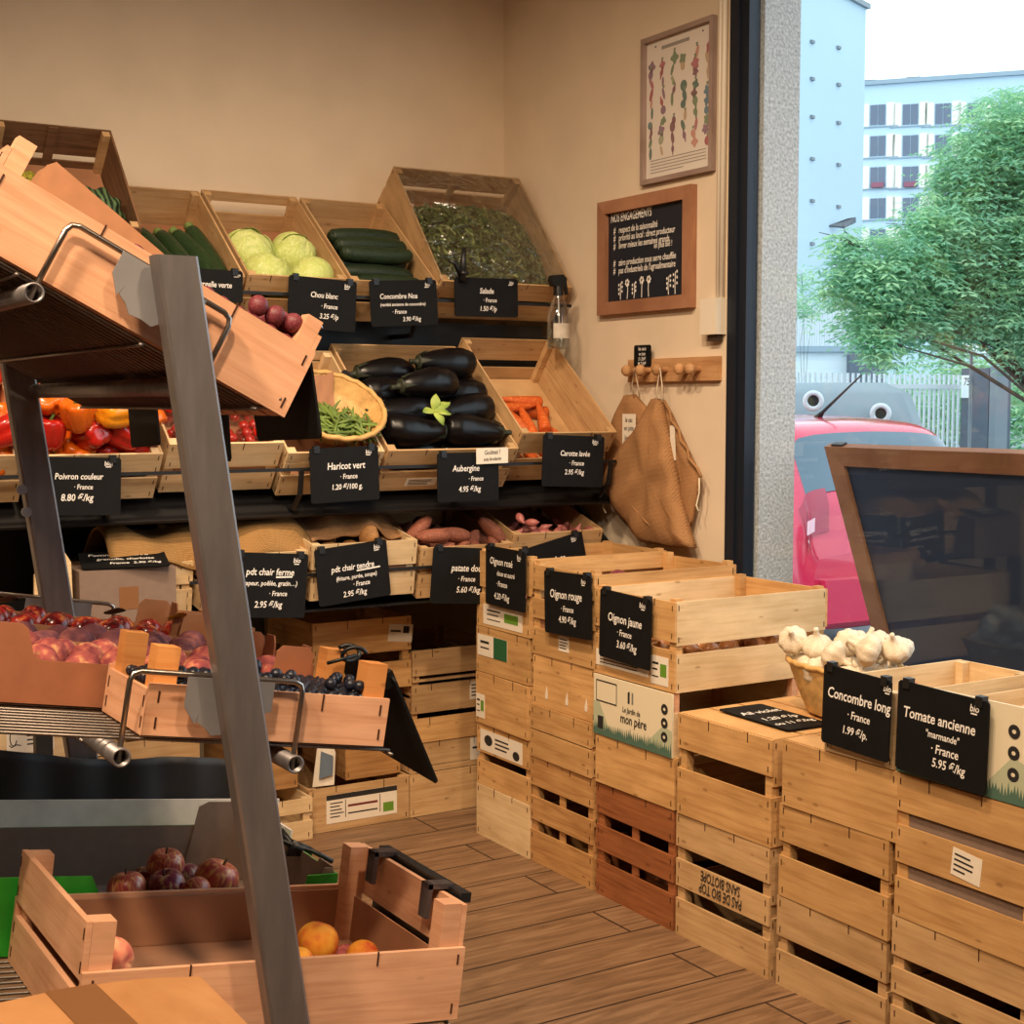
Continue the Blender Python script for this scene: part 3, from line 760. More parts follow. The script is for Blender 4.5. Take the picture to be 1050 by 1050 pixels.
tier('cucumber', 'crate of dark knobbly cucumbers on the top tier', -1.005, -.645, -.60, 1.99, 37, .58, .175, W_TAN, back=FULL, liner=.03, side=[(0, 1)])
tier('salad', 'deep crate of salad leaves propped up in the corner of the top tier', -.635, -.045, -.60, 2.005, 50, .62, .20, W_TAN, side=[(0, 1)], stile=True, post_mat=W_TAN, liner=.03)
# middle tier
tier('pepper_left', 'crate of peppers half hidden behind the far rack post', -2.655, -2.245, -.985, 1.395, 39, .56, .185, W_PALE, side=[(0, 1)], liner=.05)
tier('pepper', 'crate of mixed red, orange and yellow peppers on the middle tier', -2.235, -1.83, -.985, 1.392, 39, .56, .185, W_PALE, side=[(0, 1)], liner=.05)
tier('tomato', 'crate of boxed cherry tomatoes between the peppers and the beans', -1.815, -1.428, -.985, 1.42, 39, .56, .20, W_PALE, front=[(0, .40), (.5, 1)], side=[(0, 1)], liner=.10)
tier('bean', 'low crate under the wicker basket of green beans', -1.42, -1.065, -.985, 1.385, 39, .56, .185, W_PALE, front=[(0, .46), (.58, .76), (.80, 1)], liner=.04)
tier('eggplant', 'crate heaped with shiny black eggplants on the middle tier', -1.055, -.53, -.985, 1.388, 39, .60, .185, W_TAN, back=FULL, side=[(0, 1)], liner=.03, papers=[(-.15, .02, .12, .035, 'lines')])
cc = tier('carrot', 'nearly empty crate with a few washed carrots at the end of the middle tier', -.52, -.10, -.985, 1.440, 39, .57, .225, W_TAN, front=[(0, .46), (.58, 1)], back=[(0, .40), (.56, 1)], side=[(0, .52), (.55, 1)], liner=.035, liner_mat=W_TAN)
mb = MB().box(-.08, .08, .588, .592, .128, .15)
# low tier
gbx = thing('cardboard_box', 'grey cardboard box under the tilted slate at the far end of the low tier', 'box', T(-1.95, -.76, .854))
MB().box(-.15, .15, -.225, .22, 0, .185).build('carton', GREYBOARD, gbx); MB().box(-.151, .151, -.03, .02, .1852, .186).box(-.03, .03, -.2262, -.2252, .06, .13).build('tape', plain('brown_tape', (132, 90, 56), .35), gbx)
for (a_, b_, l_) in (((-2.15, -.97), 1.14, 'pale pointed wood offcut standing by the grey box behind the far rack post'), ((-2.19, -.93), 1.05, 'short pale wood offcut behind the pointed one')):
    tag(MB().prism([(-.035, 0, 0), (.035, 0, 0), (.030, 0, (b_-.854)*.75), (-.012, 0, b_-.854), (-.03, 0, (b_-.854)*.9)], (0, .012, 0)).build('wood_offcut', W_PALE, None, False, T(a_[0], a_[1], .854)), l_, 'wood')
tier('low_left', 'pale crate between the grey box and the firm potato crate', -1.79, -1.71, -.90, 1.04, 10, .40, .17, W_PALE)
tier('firm', 'crate of firm potatoes under a sack on the low tier', -1.70, -1.335, -.955, 1.060, 10, .48, .185, W_PALE, liner=.10)
tier('tender', 'crate of tender potatoes on the low tier, sack folded over it', -1.325, -.925, -.955, 1.078, 10, .48, .195, W_PALE, liner=.11)
tier('sweet', 'crate of sweet potatoes at the end of the low tier, partly behind the stacked row', -.915, -.535, -.955, 1.045, 14, .48, .185, W_TAN, liner=.10)
tier('shallot', 'crate of pink shallots on the low tier behind the onion stacks', -.525, -.13, -.94, 1.075, 18, .48, .20, W_TAN, front=FULL, liner=.10)

def fill(key, n, r, seed, zf, y1=None, x0=None, x1=None):
    M, g, W, L, H = tops[key]
    a = -W/2+.01 if x0 is None else x0; b = W/2-.01 if x1 is None else x1
    return M, pack(n, r, (a, b, .012, (y1 or L-.012), zf), g, seed)

# cabbages
CABM = fruit_mat('cabbage_skin', [(196, 206, 120), (214, 222, 146), (178, 196, 100)], 5, .55, .05, bump=.5)
CABL = fruit_mat('cabbage_leaf', [(206, 214, 136), (190, 204, 110), (220, 226, 160)], 7, .5, .05, bump=.4)
M, g, W, L, H = tops['cabbage']
for i, (x, y, r, l) in enumerate([(-.098, .245, .092, 'pale cabbage at the back of its crate, beside the courgettes'), (.082, .255, .086, 'pale cabbage at the back of its crate, beside the cucumbers'),
                                  (-.078, .098, .087, 'pale cabbage against the front board, beside the courgette tag'), (.100, .098, .083, 'pale cabbage against the front board, behind its tag')]):
    item('cabbage', 'cabbage', CABM, M @ T(x, y, .028+r*.93) @ RZ(70*i) @ RX(25*i) @ S(r), l, 'vegetable', 'cabbages in the top tier crate', [('outer_leaves', 'cabbage_leaves', CABL)])
# cucumbers
CUC = fruit_mat('cucumber_skin', [(20, 34, 20), (34, 50, 28), (14, 24, 16)], 14, .5, .15, 6, bump=.6)
M, g, W, L, H = tops['cucumber']
k = 0
for lay, (ys, z) in enumerate([((.05, .115, .18, .245, .31, .375), .062), ((.08, .145, .21, .28, .345), .118), ((.19, .255, .315), .172)]):
    for y in ys:
        q = random.Random(k); k += 1
        item('cucumber', 'cucumber', CUC, M @ T(q.uniform(-.012, .012), y, z) @ RZ(q.uniform(-4, 4)) @ RX(q.uniform(0, 300)) @ S(.150, .165, .165),
             'dark green ridged cucumber lying across the top tier crate beside the cabbages', 'vegetable', 'cucumbers stacked across the top tier crate')
# courgettes
COU = fruit_mat('courgette_skin', [(26, 44, 24), (44, 66, 36), (20, 34, 20)], 22, .35, .15, 5)
COE = plain('courgette_end', (110, 128, 66), .6)
M, g, W, L, H = tops['courgette']
k = 0
for (x, y, z, a, t) in [(-.15, .13, .06, 100, 0), (-.08, .135, .06, 102, 2), (-.01, .13, .06, 98, 0), (.06, .13, .062, 103, 0), (.125, .15, .062, 100, 3), (-.05, .17, .115, 104, 4), (.02, .16, .115, 100, 3), (.09, .165, .117, 106, 4), (.135, .20, .112, 97, 5), (-.13, .21, .11, 102, 0)]:
    item('courgette', 'courgette', COU, M @ T(x, y+.052, z) @ RZ(a) @ RY(-t) @ RX(40*k) @ S(.150, .205, .205), 'dark green courgette pointing down its crate on the top tier', 'vegetable', 'courgettes in the top tier crate', [('stem_end', 'courgette_end', COE)]); k += 1
# squashes at the far top corner
M, g, W, L, H = tops['squash']
m, nt, b = base_mat('striped_rind')
mp = mapped(nt, (1, 1, 1)); wv = N(nt, 'ShaderNodeTexWave', wave_type='BANDS', bands_direction='X'); wv.inputs['Scale'].default_value = 1.6; wv.inputs['Distortion'].default_value = 5; wv.inputs['Detail'].default_value = 3
nt.links.new(mp.outputs[0], wv.inputs[0]); r = ramp(nt, [(.35, lin((24, 40, 26))), (.6, lin((86, 112, 74)))]); nt.links.new(wv.outputs['Fac'], r.inputs[0]); nt.links.new(r.outputs[0], b.inputs['Base Color']); b.inputs['Roughness'].default_value = .4
MATS['striped_rind'] = m
item('squash', 'squash', m, M @ T(.08, .13, .19) @ RX(40) @ S(.10, .10, .10), 'striped dark green squash at the edge of the worn crate', 'vegetable')
item('squash', 'squash', fruit_mat('green_yellow_rind', [(70, 96, 40), (190, 176, 60), (60, 84, 40)], 6, .45), M @ T(-.13, .22, .19) @ RX(10) @ S(.085), 'green and yellow mottled squash at the back of the worn crate', 'vegetable')
item('squash', 'squash', MATS['green_yellow_rind'], M @ T(-.10, .10, .165) @ RX(70) @ S(.08), 'mottled squash low in the worn crate behind the tilted rack', 'vegetable')

# peppers
PC = [('red', (176, 30, 20)), ('orange', (226, 104, 22)), ('amber', (238, 150, 26)), ('yellow', (244, 188, 40)), ('cream', (232, 216, 130))]
PEP = {n: plain('pepper_'+n, c, .22, noise=.10, nscale=6, coat=.4, randv=.06) for n, c in PC}
PST = plain('green_stem', (98, 124, 52), .6)
M, g, W, L, H = tops['pepper']
ps = pack(52, .049, (-W/2+.01, W/2-.01, .012, L-.012, .075), (0, 0, -1), 5)
order = sorted(range(52), key=lambda i: ps[i][1]+.25*ps[i][2])
for rank, i in enumerate(order):
    q = random.Random(i+40); f = rank/52
    c = q.choices(['red', 'orange', 'amber', 'yellow', 'cream'], [.62, .12, .06, .03, .17] if f < .13 else ([.05, .60, .20, .03, .12] if f < .34 else [.0, .16, .42, .30, .12]))[0]
    item('bell_pepper', 'pepper', PEP[c], M @ T(*ps[i]) @ randrot(q) @ S(.049*q.uniform(.95, 1.06)), {'red': 'glossy red', 'orange': 'glossy orange', 'amber': 'glossy amber', 'yellow': 'glossy yellow', 'cream': 'pale cream'}[c]+' bell pepper heaped in the mixed pepper crate', 'vegetable', c+' peppers in the mixed crate', [('stem', 'pepper_stem', PST)])
M, g, W, L, H = tops['pepper_left']
ps = pack(36, .049, (-W/2+.01, W/2-.01, .012, L-.012, .075), (0, 0, -1), 9)
for i, p in enumerate(ps):
    q = random.Random(i+140); c = q.choice(['red', 'orange', 'orange'])
    item('bell_pepper', 'pepper', PEP[c], M @ T(*p) @ randrot(q) @ S(.049), c+' bell pepper in the crate half hidden behind the far rack post', 'vegetable', c+' peppers behind the rack post', [('stem', 'pepper_stem', PST)])

# cherry tomatoes in clear punnets
TOM = plain('cherry_tomato', (170, 24, 16), .18, noise=.12, nscale=5, coat=.5)
PUN = see_through('clear_plastic', (.97, .97, .97, 1), .025, .05, .2)
M, g, W, L, H = tops['tomato']
for i, (x, y) in enumerate([(-.11, .10), (.015, .10), (.125, .10), (-.10, .26), (.02, .26), (.13, .26)]):
    lab = ['at the front beside the peppers', 'at the front in the middle of its crate', 'at the front beside the beans', 'in the second row beside the peppers', 'in the second row in the middle', 'in the second row beside the beans'][i]
    A = M @ T(x, y, .104)
    root = thing('punnet', 'clear punnet of cherry tomatoes '+lab, 'punnet', A, 'clear tomato punnets')
    MB().prism([(-.042, -.06, 0), (.042, -.06, 0), (.042, .06, 0), (-.042, .06, 0)], (0, 0, .002)).prism([(-.044, -.062, 0), (.044, -.062, 0), (.052, -.070, .085), (-.052, -.070, .085)], (0, -.0006, 0)).prism([(.044, -.062, 0), (.044, .062, 0), (.052, .070, .085), (.052, -.070, .085)], (.0006, 0, 0)).prism([(-.044, .062, 0), (-.044, -.062, 0), (-.052, -.070, .085), (-.052, .070, .085)], (-.0006, 0, 0)).prism([(-.052, -.07, .086), (.052, -.07, .086), (.052, .07, .086), (-.052, .07, .086)], (0, 0, .001)).build('clear_box', PUN, root)
    for j, p in enumerate(pack(14, .0185, (-.041, .041, -.058, .058, .002), (0, 0, -1), i, 160, .15)):
        item('cherry_tomato', 'tomato', TOM, A @ T(*p) @ S(.0185), 'small shiny red cherry tomato inside a clear punnet on the middle tier', 'vegetable', 'cherry tomatoes in the punnets')

# eggplants
EGG = plain('eggplant_skin', (8, 6, 8), .32, noise=.2, nscale=3, coat=.08, spec=.35)
CAL = plain('eggplant_calyx', (38, 42, 26), .6, noise=.3, nscale=12)
M, g, W, L, H = tops['eggplant']
k = 0
for (z, ys) in ((.09, (.09, .215, .34, .46)), (.185, (.10, .21, .32, .43)), (.265, (.27, .385))):
    for y in ys:
        for x in ((-.12, .125) if z < .2 else ((-.03,) if y < .3 else (.10,))):
            q = random.Random(k*3+1); k += 1
            fl = 180 if (x > 0) != (q.random() < .2) else 0
            item('eggplant', 'eggplant', EGG, M @ T(x+q.uniform(-.008, .008), y+q.uniform(-.008, .008), z) @ RZ(fl+q.uniform(-10, 10)) @ RX(q.uniform(0, 360)) @ S(.128, .145, .145), 'glossy black eggplant piled in the middle tier crate', 'vegetable', 'eggplants piled in their crate', [('calyx', 'calyx', CAL)])
# a sprig of leaves lying on the eggplants
lf = MB()
def leaflet(mb, A, l, w):
    mb.grid(lambda s, t: (l*t, (s-.5)*w*math.sin(math.pi*min(1, .06+t*.94))**.8*2*.5*2, .15*w*math.cos((s-.5)*5)+.12*l*math.sin(t*3)), 4, 8, 0, A)
A = M @ T(-.06, .12, .262)
for a, l, e in ((20, .075, 10), (75, .06, 40), (-30, .06, 5), (190, .05, 0), (-75, .065, -15)): leaflet(lf, A @ RZ(a) @ RY(-e), l, .018)
lf.tube([(-.02, 0, 0), (.02, -.02, .01), (.05, -.03, .004)], .003, 5, 0, A)
tag(lf.build('leaf_sprig', fruit_mat('leaf_green', [(150, 176, 70), (112, 142, 52), (180, 196, 96)], 12, .5), None, True), 'sprig of light green leaves lying on the black eggplants', 'leaves')
# folded slate standing in the eggplant crate
slate('black slate stuck upright among the eggplants beside the bean basket', [at(350, 370, y=-.70), at(380, 408, y=-.75), at(376, 428, y=-.76), at(341, 402, y=-.71)], [('Aubergine', .5, .5, .2)], bio=False, clips=False)

# carrots
CAR = fruit_mat('carrot_skin', [(214, 104, 40), (196, 84, 30), (224, 126, 60)], 8, .55, .08, 5, bump=.4)
M, g, W, L, H = tops['carrot']
for i, (x, y, z, a, l) in enumerate([(-.14, .20, .058, 80, .10), (-.10, .215, .058, 100, .10), (-.055, .20, .06, 85, .10), (-.01, .19, .060, 95, .105), (.04, .185, .058, 60, .095), (.10, .17, .056, 105, .09), (-.12, .33, .058, 3, .10), (.02, .325, .058, 176, .105), (-.06, .30, .098, 8, .115), (.0, .345, .096, 172, .09), (-.035, .215, .098, 82, .105), (-.09, .24, .098, 110, .09), (.05, .25, .096, 75, .085), (-.15, .12, .058, 95, .09), (-.07, .10, .058, 85, .09), (.02, .09, .058, 97, .09)]):
    item('carrot', 'carrot', CAR, M @ T(x, y, z) @ RZ(a) @ RX(50*i) @ S(l, .145, .145), 'washed orange carrot in the nearly empty crate under the spray bottle', 'vegetable', 'carrots in the nearly empty crate')

# bean basket
WICK = plain('wicker', (206, 162, 98), .6, noise=.22, nscale=30, bump=.4)
def wicker_mesh(prof, seg=72, ribs=24, th=.006, amp=.0035):
    mb = MB()
    P2 = [(prof[i], prof[i+1], 6) for i in range(len(prof)-1)]
    rings = []
    for (a, b, n) in P2:
        for k in range(n): rings.append((a[0]+(b[0]-a[0])*k/n, a[1]+(b[1]-a[1])*k/n))
    rings.append(prof[-1])
    vs = []; fs = []
    for j, (r, z) in enumerate(rings):
        for i in range(seg):
            t = 2*math.pi*i/seg; w = amp*math.sin(ribs*t+(math.pi if j % 2 else 0)); vs.append(((r+w)*math.cos(t), (r+w)*math.sin(t), z))
    for j in range(len(rings)-1):
        for i in range(seg):
            i2 = (i+1) % seg; fs.append((j*seg+i, j*seg+i2, (j+1)*seg+i2, (j+1)*seg+i))
    mb.add(vs, fs); mb.add([(x*(1-th*4), y*(1-th*4), z+th*.4) for x, y, z in vs], [tuple(reversed(f)) for f in fs])
    return mb
M, g, W, L, H = tops['bean']
A = M @ T(.030, .185, H-.036) @ S(1.04, 1, 1)
bk = thing('wicker_basket', 'shallow round wicker basket of green beans tilted on the middle tier', 'basket', A)
wicker_mesh([(.02, .0), (.10, .0), (.145, .035), (.178, .088)]).build('basket_wall', WICK, bk, True)
rim = MB(); rim.tube([(.180*math.cos(t), .180*math.sin(t), .091+.003*math.sin(20*t)) for t in [k*2*math.pi/60 for k in range(60)]], .009, 8, closed=True); rim.build('rim', WICK, bk, True)
pp = MB(); q = random.Random(4)
pp.grid(lambda s, t: ((s-.5)*.15-.02, .04+.115*t, .024+.085*max(0, t-.25)**1.1*1.25+.009*math.sin(9*s+5*t)+.006*math.sin(23*s-8*t)), 10, 10)
tag(pp.build('paper_sheet', BROWN_PAPER, None, True, A), 'crumpled brown paper lining the back of the bean basket', 'paper')
BEAN = fruit_mat('bean_skin', [(84, 108, 44), (112, 134, 62), (66, 90, 36)], 10, .5, .2)
bms = []
for v in range(6):
    q = random.Random(v+60); c = q.uniform(-.025, .025); c2 = q.uniform(-.012, .012)
    bms.append(MB().tube([(-.06+.12*k/8, c*((k/4-1)**2-.5), c2*math.sin(k)) for k in range(9)], .0054, 6, taper=[.3, .8, 1, 1, 1, 1, 1, .8, .3]).mesh('green_bean', BEAN, True))
q = random.Random(11)
for i in range(120):
    rr = .120*math.sqrt(q.random()); th = q.uniform(0, 6.28); x = rr*math.cos(th); y = -.050+rr*math.sin(th)*.70
    z = .022+q.uniform(0, .06)*(1-(rr/.135)**2)+max(0, (x*x+y*y)**.5-.09)*.70
    o = put('green_bean', bms[i % 6], None, A @ T(x, y, z) @ RZ(q.uniform(0, 360)) @ RY(q.uniform(-16, 16)) @ RX(q.uniform(0, 360)))
    tag(o, 'thin green bean in the shallow wicker basket', 'vegetable', 'green beans in the wicker basket')

# salad leaves under film
M, g, W, L, H = tops['salad']
q = random.Random(21); sl = MB()
def mound(x, y): return .055+.155*max(0, 1-(x/.30)**4)*max(0, 1-((y-.24)/.30)**2)**.6
for i in range(2600):
    x = q.uniform(-W/2+.02, W/2-.02); y = q.uniform(.015, .50); z = mound(x, y)-q.uniform(0, .03)
    A = M @ T(x, y, z) @ RZ(q.uniform(0, 360)) @ RY(q.uniform(-50, 25)) @ RX(q.uniform(-40, 40))
    l = q.uniform(.022, .055); w = l*q.uniform(.12, .30); mi = q.choice([0, 0, 1, 2])
    sl.add([(-l/2, 0, 0), (-l*.2, -w/2, .006), (0, -w*.25, .004), (l*.25, -w*.6, .008), (l/2, 0, .0), (l*.25, w*.6, .008), (0, w*.25, .004), (-l*.2, w/2, .006), (0, 0, -.004)],
           [(0, 1, 8), (1, 2, 8), (2, 3, 8), (3, 4, 8), (4, 5, 8), (5, 6, 8), (6, 7, 8), (7, 0, 8)], mi, A)
sl.grid(lambda s, t: ((s-.5)*(W-.03), .012+.50*t, mound((s-.5)*(W-.03), .012+.50*t)-.04), 12, 12, 1, M)
tag(sl.build('salad_leaves', [plain('salad_a', (108, 128, 74), .6), plain('salad_b', (78, 98, 54), .6), plain('salad_c', (150, 164, 100), .6)]), 'loose green salad leaves heaped in the deep corner crate', 'salad', kind='stuff')
fm = MB()
fm.grid(lambda s, t: ((s-.5)*(W+.016), .004+(L-.004)*t, H+.004+.045*math.sin(math.pi*t)*math.sin(math.pi*s)+.004*math.sin(30*s+9*t)*math.sin(math.pi*t)), 30, 30, 0, M)
tag(fm.build('plastic_film', see_through('cling_film', (.96, .96, .96, 1), .11, .09, 1.0), None, True), 'clear plastic film stretched over the salad crate', 'plastic film')

# potatoes, sweet potatoes, shallots and the sacks over them
POT = fruit_mat('potato_skin', [(190, 142, 88), (168, 120, 70), (150, 104, 62)], 7, .7, .1, 5)
SWP = fruit_mat('sweet_potato_skin', [(150, 88, 66), (120, 66, 50), (176, 112, 84)], 7, .7, .12, 5)
SHA = fruit_mat('shallot_skin', [(186, 108, 100), (150, 78, 76), (206, 140, 124)], 9, .4, .1, 5)
for key, n, r, kind, mat, nm, lab, grp in (('tender', 16, .036, 'potato', POT, 'potato', 'round potato peeping out beside the folded sack', 'potatoes on the low tier'), ('firm', 10, .036, 'potato', POT, 'potato', 'potato under the sack in the firm potato crate', 'potatoes under the sack'),
                                           ('sweet', 19, .038, 'sweet_potato', SWP, 'sweet_potato', 'brown-pink sweet potato heaped at the end of the low tier', 'sweet potatoes on the low tier'), ('shallot', 42, .026, 'shallot', SHA, 'shallot', 'pink shallot in the low tier crate behind the onion stacks', 'shallots on the low tier')):
    M, ps = fill(key, n, r, 31, .105)
    for i, p in enumerate(ps):
        q = random.Random(i+7); s = r*(.92 if kind == 'potato' else .80 if kind == 'sweet_potato' else 1.0)
        item(nm, kind, mat, M @ T(*p) @ randrot(q) @ S(s), lab, 'vegetable', grp)
def sack(name, label, x0, x1, y0, y1, z0, seed, mat, hump=.04, dn=.0):
    q = random.Random(seed); ph = [q.uniform(0, 6.28) for _ in range(8)]
    def f(s, t):
        x = x0+(x1-x0)*s; y = y0+(y1-y0)*t
        z = z0+hump*math.sin(math.pi*min(1, t*1.1))+.018*math.sin(7*s+ph[0]+3*t)+.012*math.sin(15*s+ph[1]-6*t)+.008*math.sin(24*s+ph[2]+9*t)
        z -= dn*max(0, .22-t)/.22+.02*max(0, .08-s)/.08+.02*max(0, s-.92)/.08
        return (x, y+.012*math.sin(9*s+ph[3]), z)
    o = MB().grid(f, 48, 20).build(name, mat, None, True)
    md = o.modifiers.new('s', 'SOLIDIFY'); md.thickness = .006
    return tag(o, label, 'sack')
sack('burlap_sack', 'old burlap sack spread over the firm potato crate, hem hanging at the front', -1.98, -1.28, -.915, -.50, 1.085, 3, BURLAP_Y, .070, .05)
sack('burlap_sack', 'burlap sack folded back over the tender potato crate', -1.32, -.90, -.86, -.48, 1.112, 5, BURLAP, .060, .02)

# tags on the stand
YT = dict(y=-.632)
px_slate('black tag on the courgette crate, half behind the tilted rack tray', [(168,273),(250,278),(248,311),(166,306)], YT, [('Courgelle verte', .60, .55, .25), ('· France', .55, .90, .2)], markpos=(.97, .9))
px_slate('black tag chalked for white cabbage, above the grape end of the tilted rack', [(297,284),(366,287),(364,343),(294,333)], YT, [('Chou blanc', .52, .38, .15), ('· France', .6, .58, .13), ('3.25 €/p', .6, .78, .14)])
px_slate('black tag chalked for Noa cucumber, on the top tier', [(376.7,288),(446.7,286.7),(450,333),(383,335)], YT, [('Concombre Noa', .42, .40, .16), ('(variété ancienne de concombre)', .48, .56, .10), ('· France', .42, .73, .13), ('3.90 €/kg', .6, .90, .14)])
sal = px_slate('black tag chalked for salad, held by a black clamp on the corner crate', [(461,284),(525,285.7),(537,326),(471.7,324)], dict(y=-.64), [('Salade', .5, .40, .2), ('· France', .55, .62, .15), ('1.50 €/p', .52, .85, .18)], clips=False, markpos=(.93, .93))
p = at(474, 283, y=-.650)
cl = thing('tag_clamp', 'black plastic clamp gripping the salad tag', 'clip', T(p.x, p.y, p.z))
MB().tube([(0, 0, -.02), (.002, -.004, .05), (.006, -.006, .105)], .012, 8, taper=[1.2, 1, .7]).build('jaw', CLIPM, cl, True)
MB().tube([(-.002, .004, .0), (-.03, .0, .045), (-.055, 0, .055)], .010, 8, taper=[1.2, 1, .6]).build('jaw', CLIPM, cl, True)
MB().tube([(-.012, -.012, .01), (.016, -.012, .01)], .009, 8).build('hinge', CLIPM, cl, True)
YM = dict(y=-1.012)
px_slate('black tag chalked for coloured pepper, between the rack posts', [(38,469),(126,468.6),(122,529),(35.5,528)], YM, [('Poivron couleur', .5, .38, .15), ('· France', .55, .55, .12), ('8.80 €/kg', .48, .75, .17)], mark='bio!')
px_slate('black tag chalked for green beans, under the wicker basket', [(320.7,459),(389,457.7),(388,511),(316,518)], YM, [('Haricot vert', .52, .40, .18), ('· France', .55, .58, .13), ('1.20 €/100 g.', .52, .77, .14)])
px_slate('black tag chalked for eggplant, with a white card clipped over it', [(450.7,465),(512,463),(510.7,513),(446.7,515)], YM, [('Aubergine', .46, .38, .18), ('· France', .62, .58, .13), ('4.95 €/kg', .52, .80, .16)], bio=False)
px_slate('black tag chalked for washed carrots, at the end of the middle tier', [(561,446),(622.7,447.5),(615,500),(552,498)], YM, [('Carotte lavée', .52, .40, .15), ('· France', .55, .58, .13), ('2.95 €/kg', .52, .76, .14)], mark='bio!')
a, b, c_, d = [at(*q_, y=-1.022) for q_ in ((490,459),(522,457),(519,478),(487,475))]
crd = thing('handwritten_card', 'white handwritten card clipped over the eggplant tag', 'card', frame_of((a+b+c_+d)/4, (b-a).normalized(), (0, 0, 1), (0, -1, 0)))
w, h = (b-a).length/2, (a-d).length/2
MB().prism([(-w, -h, 0), (w, -h, 0), (w*1.02, h*.8, 0), (w*.9, h, 0), (-w, h, 0)], (0, 0, .001)).build('paper', PAPER, crd)
mb = MB(); write(mb, 'Goûtez !', -.0, .2*h, h*.75, Matrix.Identity(4), 0, 'c', .9, 2, lift=.0018); write(mb, 'très fondante', 0, -.6*h, h*.6, Matrix.Identity(4), 0, 'c', .8, 2, lift=.0018); mb.build('handwriting', INK, crd)
YL = dict(y=-.975)
px_slate('black tag chalked for firm-fleshed potatoes, on the low tier above the fruit trays', [(238.6,567.6),(315,566.7),(313.5,635),(236,632)], YL, [('pdt chair ferme', .5, .34, .15, 'c', 0, (.58, .80)), ('(vapeur, poêlée, gratin…)', .5, .50, .105), ('· France', .62, .66, .11), ('2.95 €/kg', .5, .84, .14)])
px_slate('black tag chalked for tender potatoes, hung askew on the low tier', [(324,564),(397,552.7),(400,610),(326,623)], YL, [('pdt chair tendre', .5, .44, .15, 'c', 0, (.55, .88)), ('(friture, purée, soupe)', .54, .60, .105), ('· France', .6, .74, .12), ('2.95 €/kg', .5, .90, .14)])
px_slate('black tag chalked for sweet potato, half behind the far stack of the row', [(443,561),(506,562),(506,620),(442.7,618)], YL, [('patate douce', .60, .42, .17), ('· France', .56, .60, .13), ('5.60 €/kg', .60, .80, .15)], bio=False)
px_slate('black tag chalked for shallots, leaning behind the onion stacks', [(533,565),(597,544),(604,590),(540,611)], dict(y=-.965), [('échalote', .5, .50, .2), ('· France', .5, .75, .14)], mark='bio!')
pts = [at(72, 566, z=1.080), at(160, 565, z=1.080), at(182, 578, z=1.047), at(92, 584, z=1.047)]
slate('black slate lying tilted on boxes behind the nectarines, three chalked lines', pts, [('Pomme de terre', .45, .30, .2), ('grenaille, charlotte', .52, .55, .17), ('France  2.90 €/kg', .62, .80, .16)], bio=False, clips=False)

# spray bottle hooked on the corner crate
p = at(571, 320, y=-.655); zb = at(571, 358, y=-.655).z; zt = at(571, 282, y=-.655).z
hgt = zt-zb
bt = thing('spray_bottle', 'clear spray bottle with a black trigger hooked on the corner crate', 'bottle', T(p.x-.004, -.672, zb))
MB().lathe([(0, 0), (.040, .001), (.043, .006), (.043, hgt*.44), (.040, hgt*.50), (.026, hgt*.64), (.018, hgt*.70), (.0175, hgt*.74)], 28).build('bottle_body', see_through('bottle_plastic', (.92, .93, .93, 1), .10, .05), bt, True)
MB().lathe([(0, .003), (.040, .004), (.0415, .008), (.0415, hgt*.26), (0, hgt*.26)], 28).build('water', see_through('water_tint', (.86, .90, .90, 1), .05, .0), bt, True)
lb = MB(); n = 14
lb.grid(lambda s, t: (.0436*math.cos(-2.6+2.1*s), .0436*math.sin(-2.6+2.1*s), hgt*(.14+.20*t)), n, 2); lb.build('bottle_label', plain('worn_label', (196, 186, 172), .6, noise=.12), bt, True)
hd = MB(); hd.tube([(0, 0, hgt*.72), (0, 0, hgt*.84)], .020, 14); hd.prism([(-.030, -.016, hgt*.84), (.022, -.016, hgt*.84), (.030, -.016, hgt*.95), (.012, -.016, hgt), (-.034, -.016, hgt*.985), (-.040, -.016, hgt*.92)], (0, .032, 0)); hd.build('spray_head', CLIPM, bt)
MB().prism([(.018, -.006, hgt*.92), (.034, -.006, hgt*.92), (.042, -.006, hgt*.74), (.034, -.006, hgt*.73)], (0, .012, 0)).build('trigger', CLIPM, bt)
MB().tube([(0, 0, hgt*.72), (.003, 0, hgt*.4), (.012, 0, hgt*.03)], .0025, 6).build('dip_tube', plain('tube_plastic', (220, 220, 214), .4), bt)

# ------------------------------------------------------------------ crates stored under the stand
def floor_crate(label, x0, x1, yf, z, H, mat, front, **k):
    return crate(label, T((x0+x1)/2, yf, z), x1-x0, k.pop('L', .5), H, mat, front, **k)
floor_crate('crate with a wide printed label on the floor under the stand', -1.215, -.812, -.655, 0, .162, W_TAN, FULL, papers=[(-.135, .028, .285, .105, 'band')])
floor_crate('closed crate with a small square paper on the floor beside the far stack', -.808, -.41, -.655, 0, .160, W_TAN, FULL, papers=[(.10, .05, .06, .06, 'lines')])
floor_crate('crate with an orange printed paper, second from the floor beside the far stack', -.80, -.40, -.64, .162, .112, W_TAN, [(0, .2), (.22, 1)], papers=[(.06, .02, .19, .085, 'orange')])
floor_crate('plain crate under a dark gap, third from the floor beside the far stack', -.80, -.40, -.645, .276, .112, W_AMBER, [(0, .82)])
floor_crate('crate with two papers by its slot, fourth from the floor beside the far stack', -.795, -.40, -.65, .390, .118, W_TAN, [(0, .9)], papers=[(.05, .03, .09, .07, 'lines'), (.15, .03, .075, .07, 'lines')])
floor_crate('topmost crate beside the far stack, under the sweet potato tag', -.795, -.40, -.655, .510, .118, W_TAN, [(0, .08), (.18, 1)])
